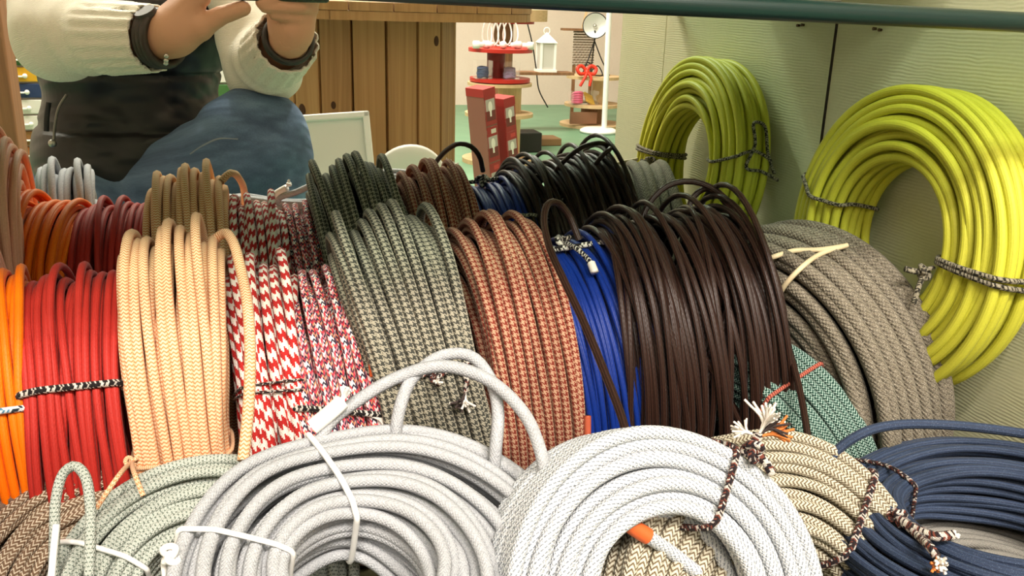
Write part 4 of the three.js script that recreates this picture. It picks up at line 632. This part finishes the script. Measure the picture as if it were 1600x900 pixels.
  const jeanD = (p) => { const w = 0.0018 * Math.sin(p.x * 50 - p.y * 60 + p.z * 30) + 0.0012 * Math.sin(p.y * 110 + p.x * 60); return Math.max(smin(0.035, cap(p, hipA, kneeA, 0.098, 0.076), cap(p, kneeA, ankA, 0.074, 0.055), cap(p, hipB, kneeB, 0.098, 0.078), cap(p, kneeB, ankB, 0.075, 0.055), cap(p, hipA.clone().add(V(0, 0, 0.04)), hipB.clone().add(V(0, 0, 0.04)), 0.12, 0.12)) + w, FL + 0.09 - p.y); };
  const jeans = put('jeans', field(V(-0.10, -0.42, 0.93), 0.37, 116, jeanD), denim, PERSON, 'faded blue jeans');
  put('seam', tube([m(302, 226, 0.86), m(322, 212, 0.835), m(345, 203, 0.815), m(372, 204, 0.80)].map((p) => { for (let i = 0; i < 60 && jeanD(p) > 0.0005; i++) p.z += jeanD(p) * 0.7; for (let i = 0; i < 60 && jeanD(p) < -0.0005; i++) p.z += jeanD(p) * 0.7; return p; }), 0.0014, { n: 30, rs: 6 }), plain(0x8a94a0, 0.8), jeans);
  for (const [an, toe] of [[ankA, toeA], [ankB, toeB]]) put('shoe', field(an.clone().add(toe).multiplyScalar(0.5), 0.16, 48, (p) => Math.max(smin(0.03, cap(p, an, an.clone().add(V(0, -0.03, 0.02)), 0.048, 0.05), cap(p, an.clone().add(V(0, -0.04, 0)), toe, 0.045, 0.038)), FL + 0.001 - p.y)), plain(0x26221e, 0.6));
  // watch on the left wrist and leather bracelet on the right
  const ring = (c, ax, r, t, ex) => { const n = ax.clone().normalize(), e1 = V(0, 1, 0).addScaledVector(n, -n.y).normalize(), e2 = V().crossVectors(n, e1), pts = []; for (let i = 0; i < 24; i++) { const a = i / 24 * 6.28319; pts.push(c.clone().addScaledVector(e1, r * Math.cos(a)).addScaledVector(e2, r * Math.sin(a) * ex)); } return pts; };
  const wd = Lw.clone().sub(Le), wc = Lw.clone().addScaledVector(wd.clone().normalize(), -0.002);
  const bands = []; for (const o of [-0.007, 0, 0.007]) bands.push(tube(ring(wc.clone().addScaledVector(wd.clone().normalize(), o), wd, 0.0325, 0, 1), 0.0052, { n: 60, rs: 8, closed: true }));
  const watch = put('wristwatch', mergeGeometries(bands), plain(0x2e2620, 0.45), PERSON, 'dark leather watch strap');
  const wn = wd.clone().normalize(), side = V(0, 0.75, -0.6).addScaledVector(wn, -V(0, 0.75, -0.6).dot(wn)).normalize();
  const face = new THREE.CylinderGeometry(0.013, 0.014, 0.006, 28).applyQuaternion(new THREE.Quaternion().setFromUnitVectors(V(0, 1, 0), side)).translate(...wc.clone().addScaledVector(side, 0.036).toArray());
  put('watch_case', face, plain(0x4a4844, 0.5, { metalness: 0.6 }), watch);
  for (let i = 0; i < 3; i++) put('stud', new THREE.SphereGeometry(0.0032, 10, 8).translate(...wc.clone().addScaledVector(V(0.2, -0.5 - 0.25 * i, -0.8).normalize(), 0.037).toArray()), plain(0xc8c6c0, 0.25, { metalness: 0.9 }), watch);
  const rd = Rw.clone().sub(Re), rc = Rw.clone().addScaledVector(rd.clone().normalize(), -0.006);
  const br = put('bracelet', mergeGeometries([tube(ring(rc, rd, 0.031, 0, 1), 0.0034, { n: 60, rs: 8, closed: true }), tube(ring(rc.clone().addScaledVector(rd.clone().normalize(), 0.005), rd, 0.0305, 0, 1), 0.003, { n: 60, rs: 8, closed: true })]), plain(0x2c2a26, 0.5), PERSON, 'dark leather bracelet');
  // the phone: held in the hands, a thing of its own
  const ph = thing('phone', 'dark green cased smartphone held sideways in both hands', 'phone', V(0.036, 0.0315, 0.609));
  part('case', rbx(0.152, 0.076, 0.0095, 0.0045, 3), new THREE.MeshPhysicalMaterial({ map: tex(64, 64, (u, v, i, j) => hash(i, j) > 0.9 ? [90, 110, 80] : [34, 48, 34], { rep: [8, 8] }), roughness: 0.5 }), ph);
  part('camera_lens', new THREE.CylinderGeometry(0.005, 0.005, 0.001, 24).rotateX(Math.PI / 2).translate(-0.036, -0.0315, -0.0052), blackM, ph);
  part('screen', new THREE.BoxGeometry(0.14, 0.066, 0.0006).translate(0, 0, 0.0049), plain(0x111214, 0.1), ph);
}

renderer.render(scene, camera);
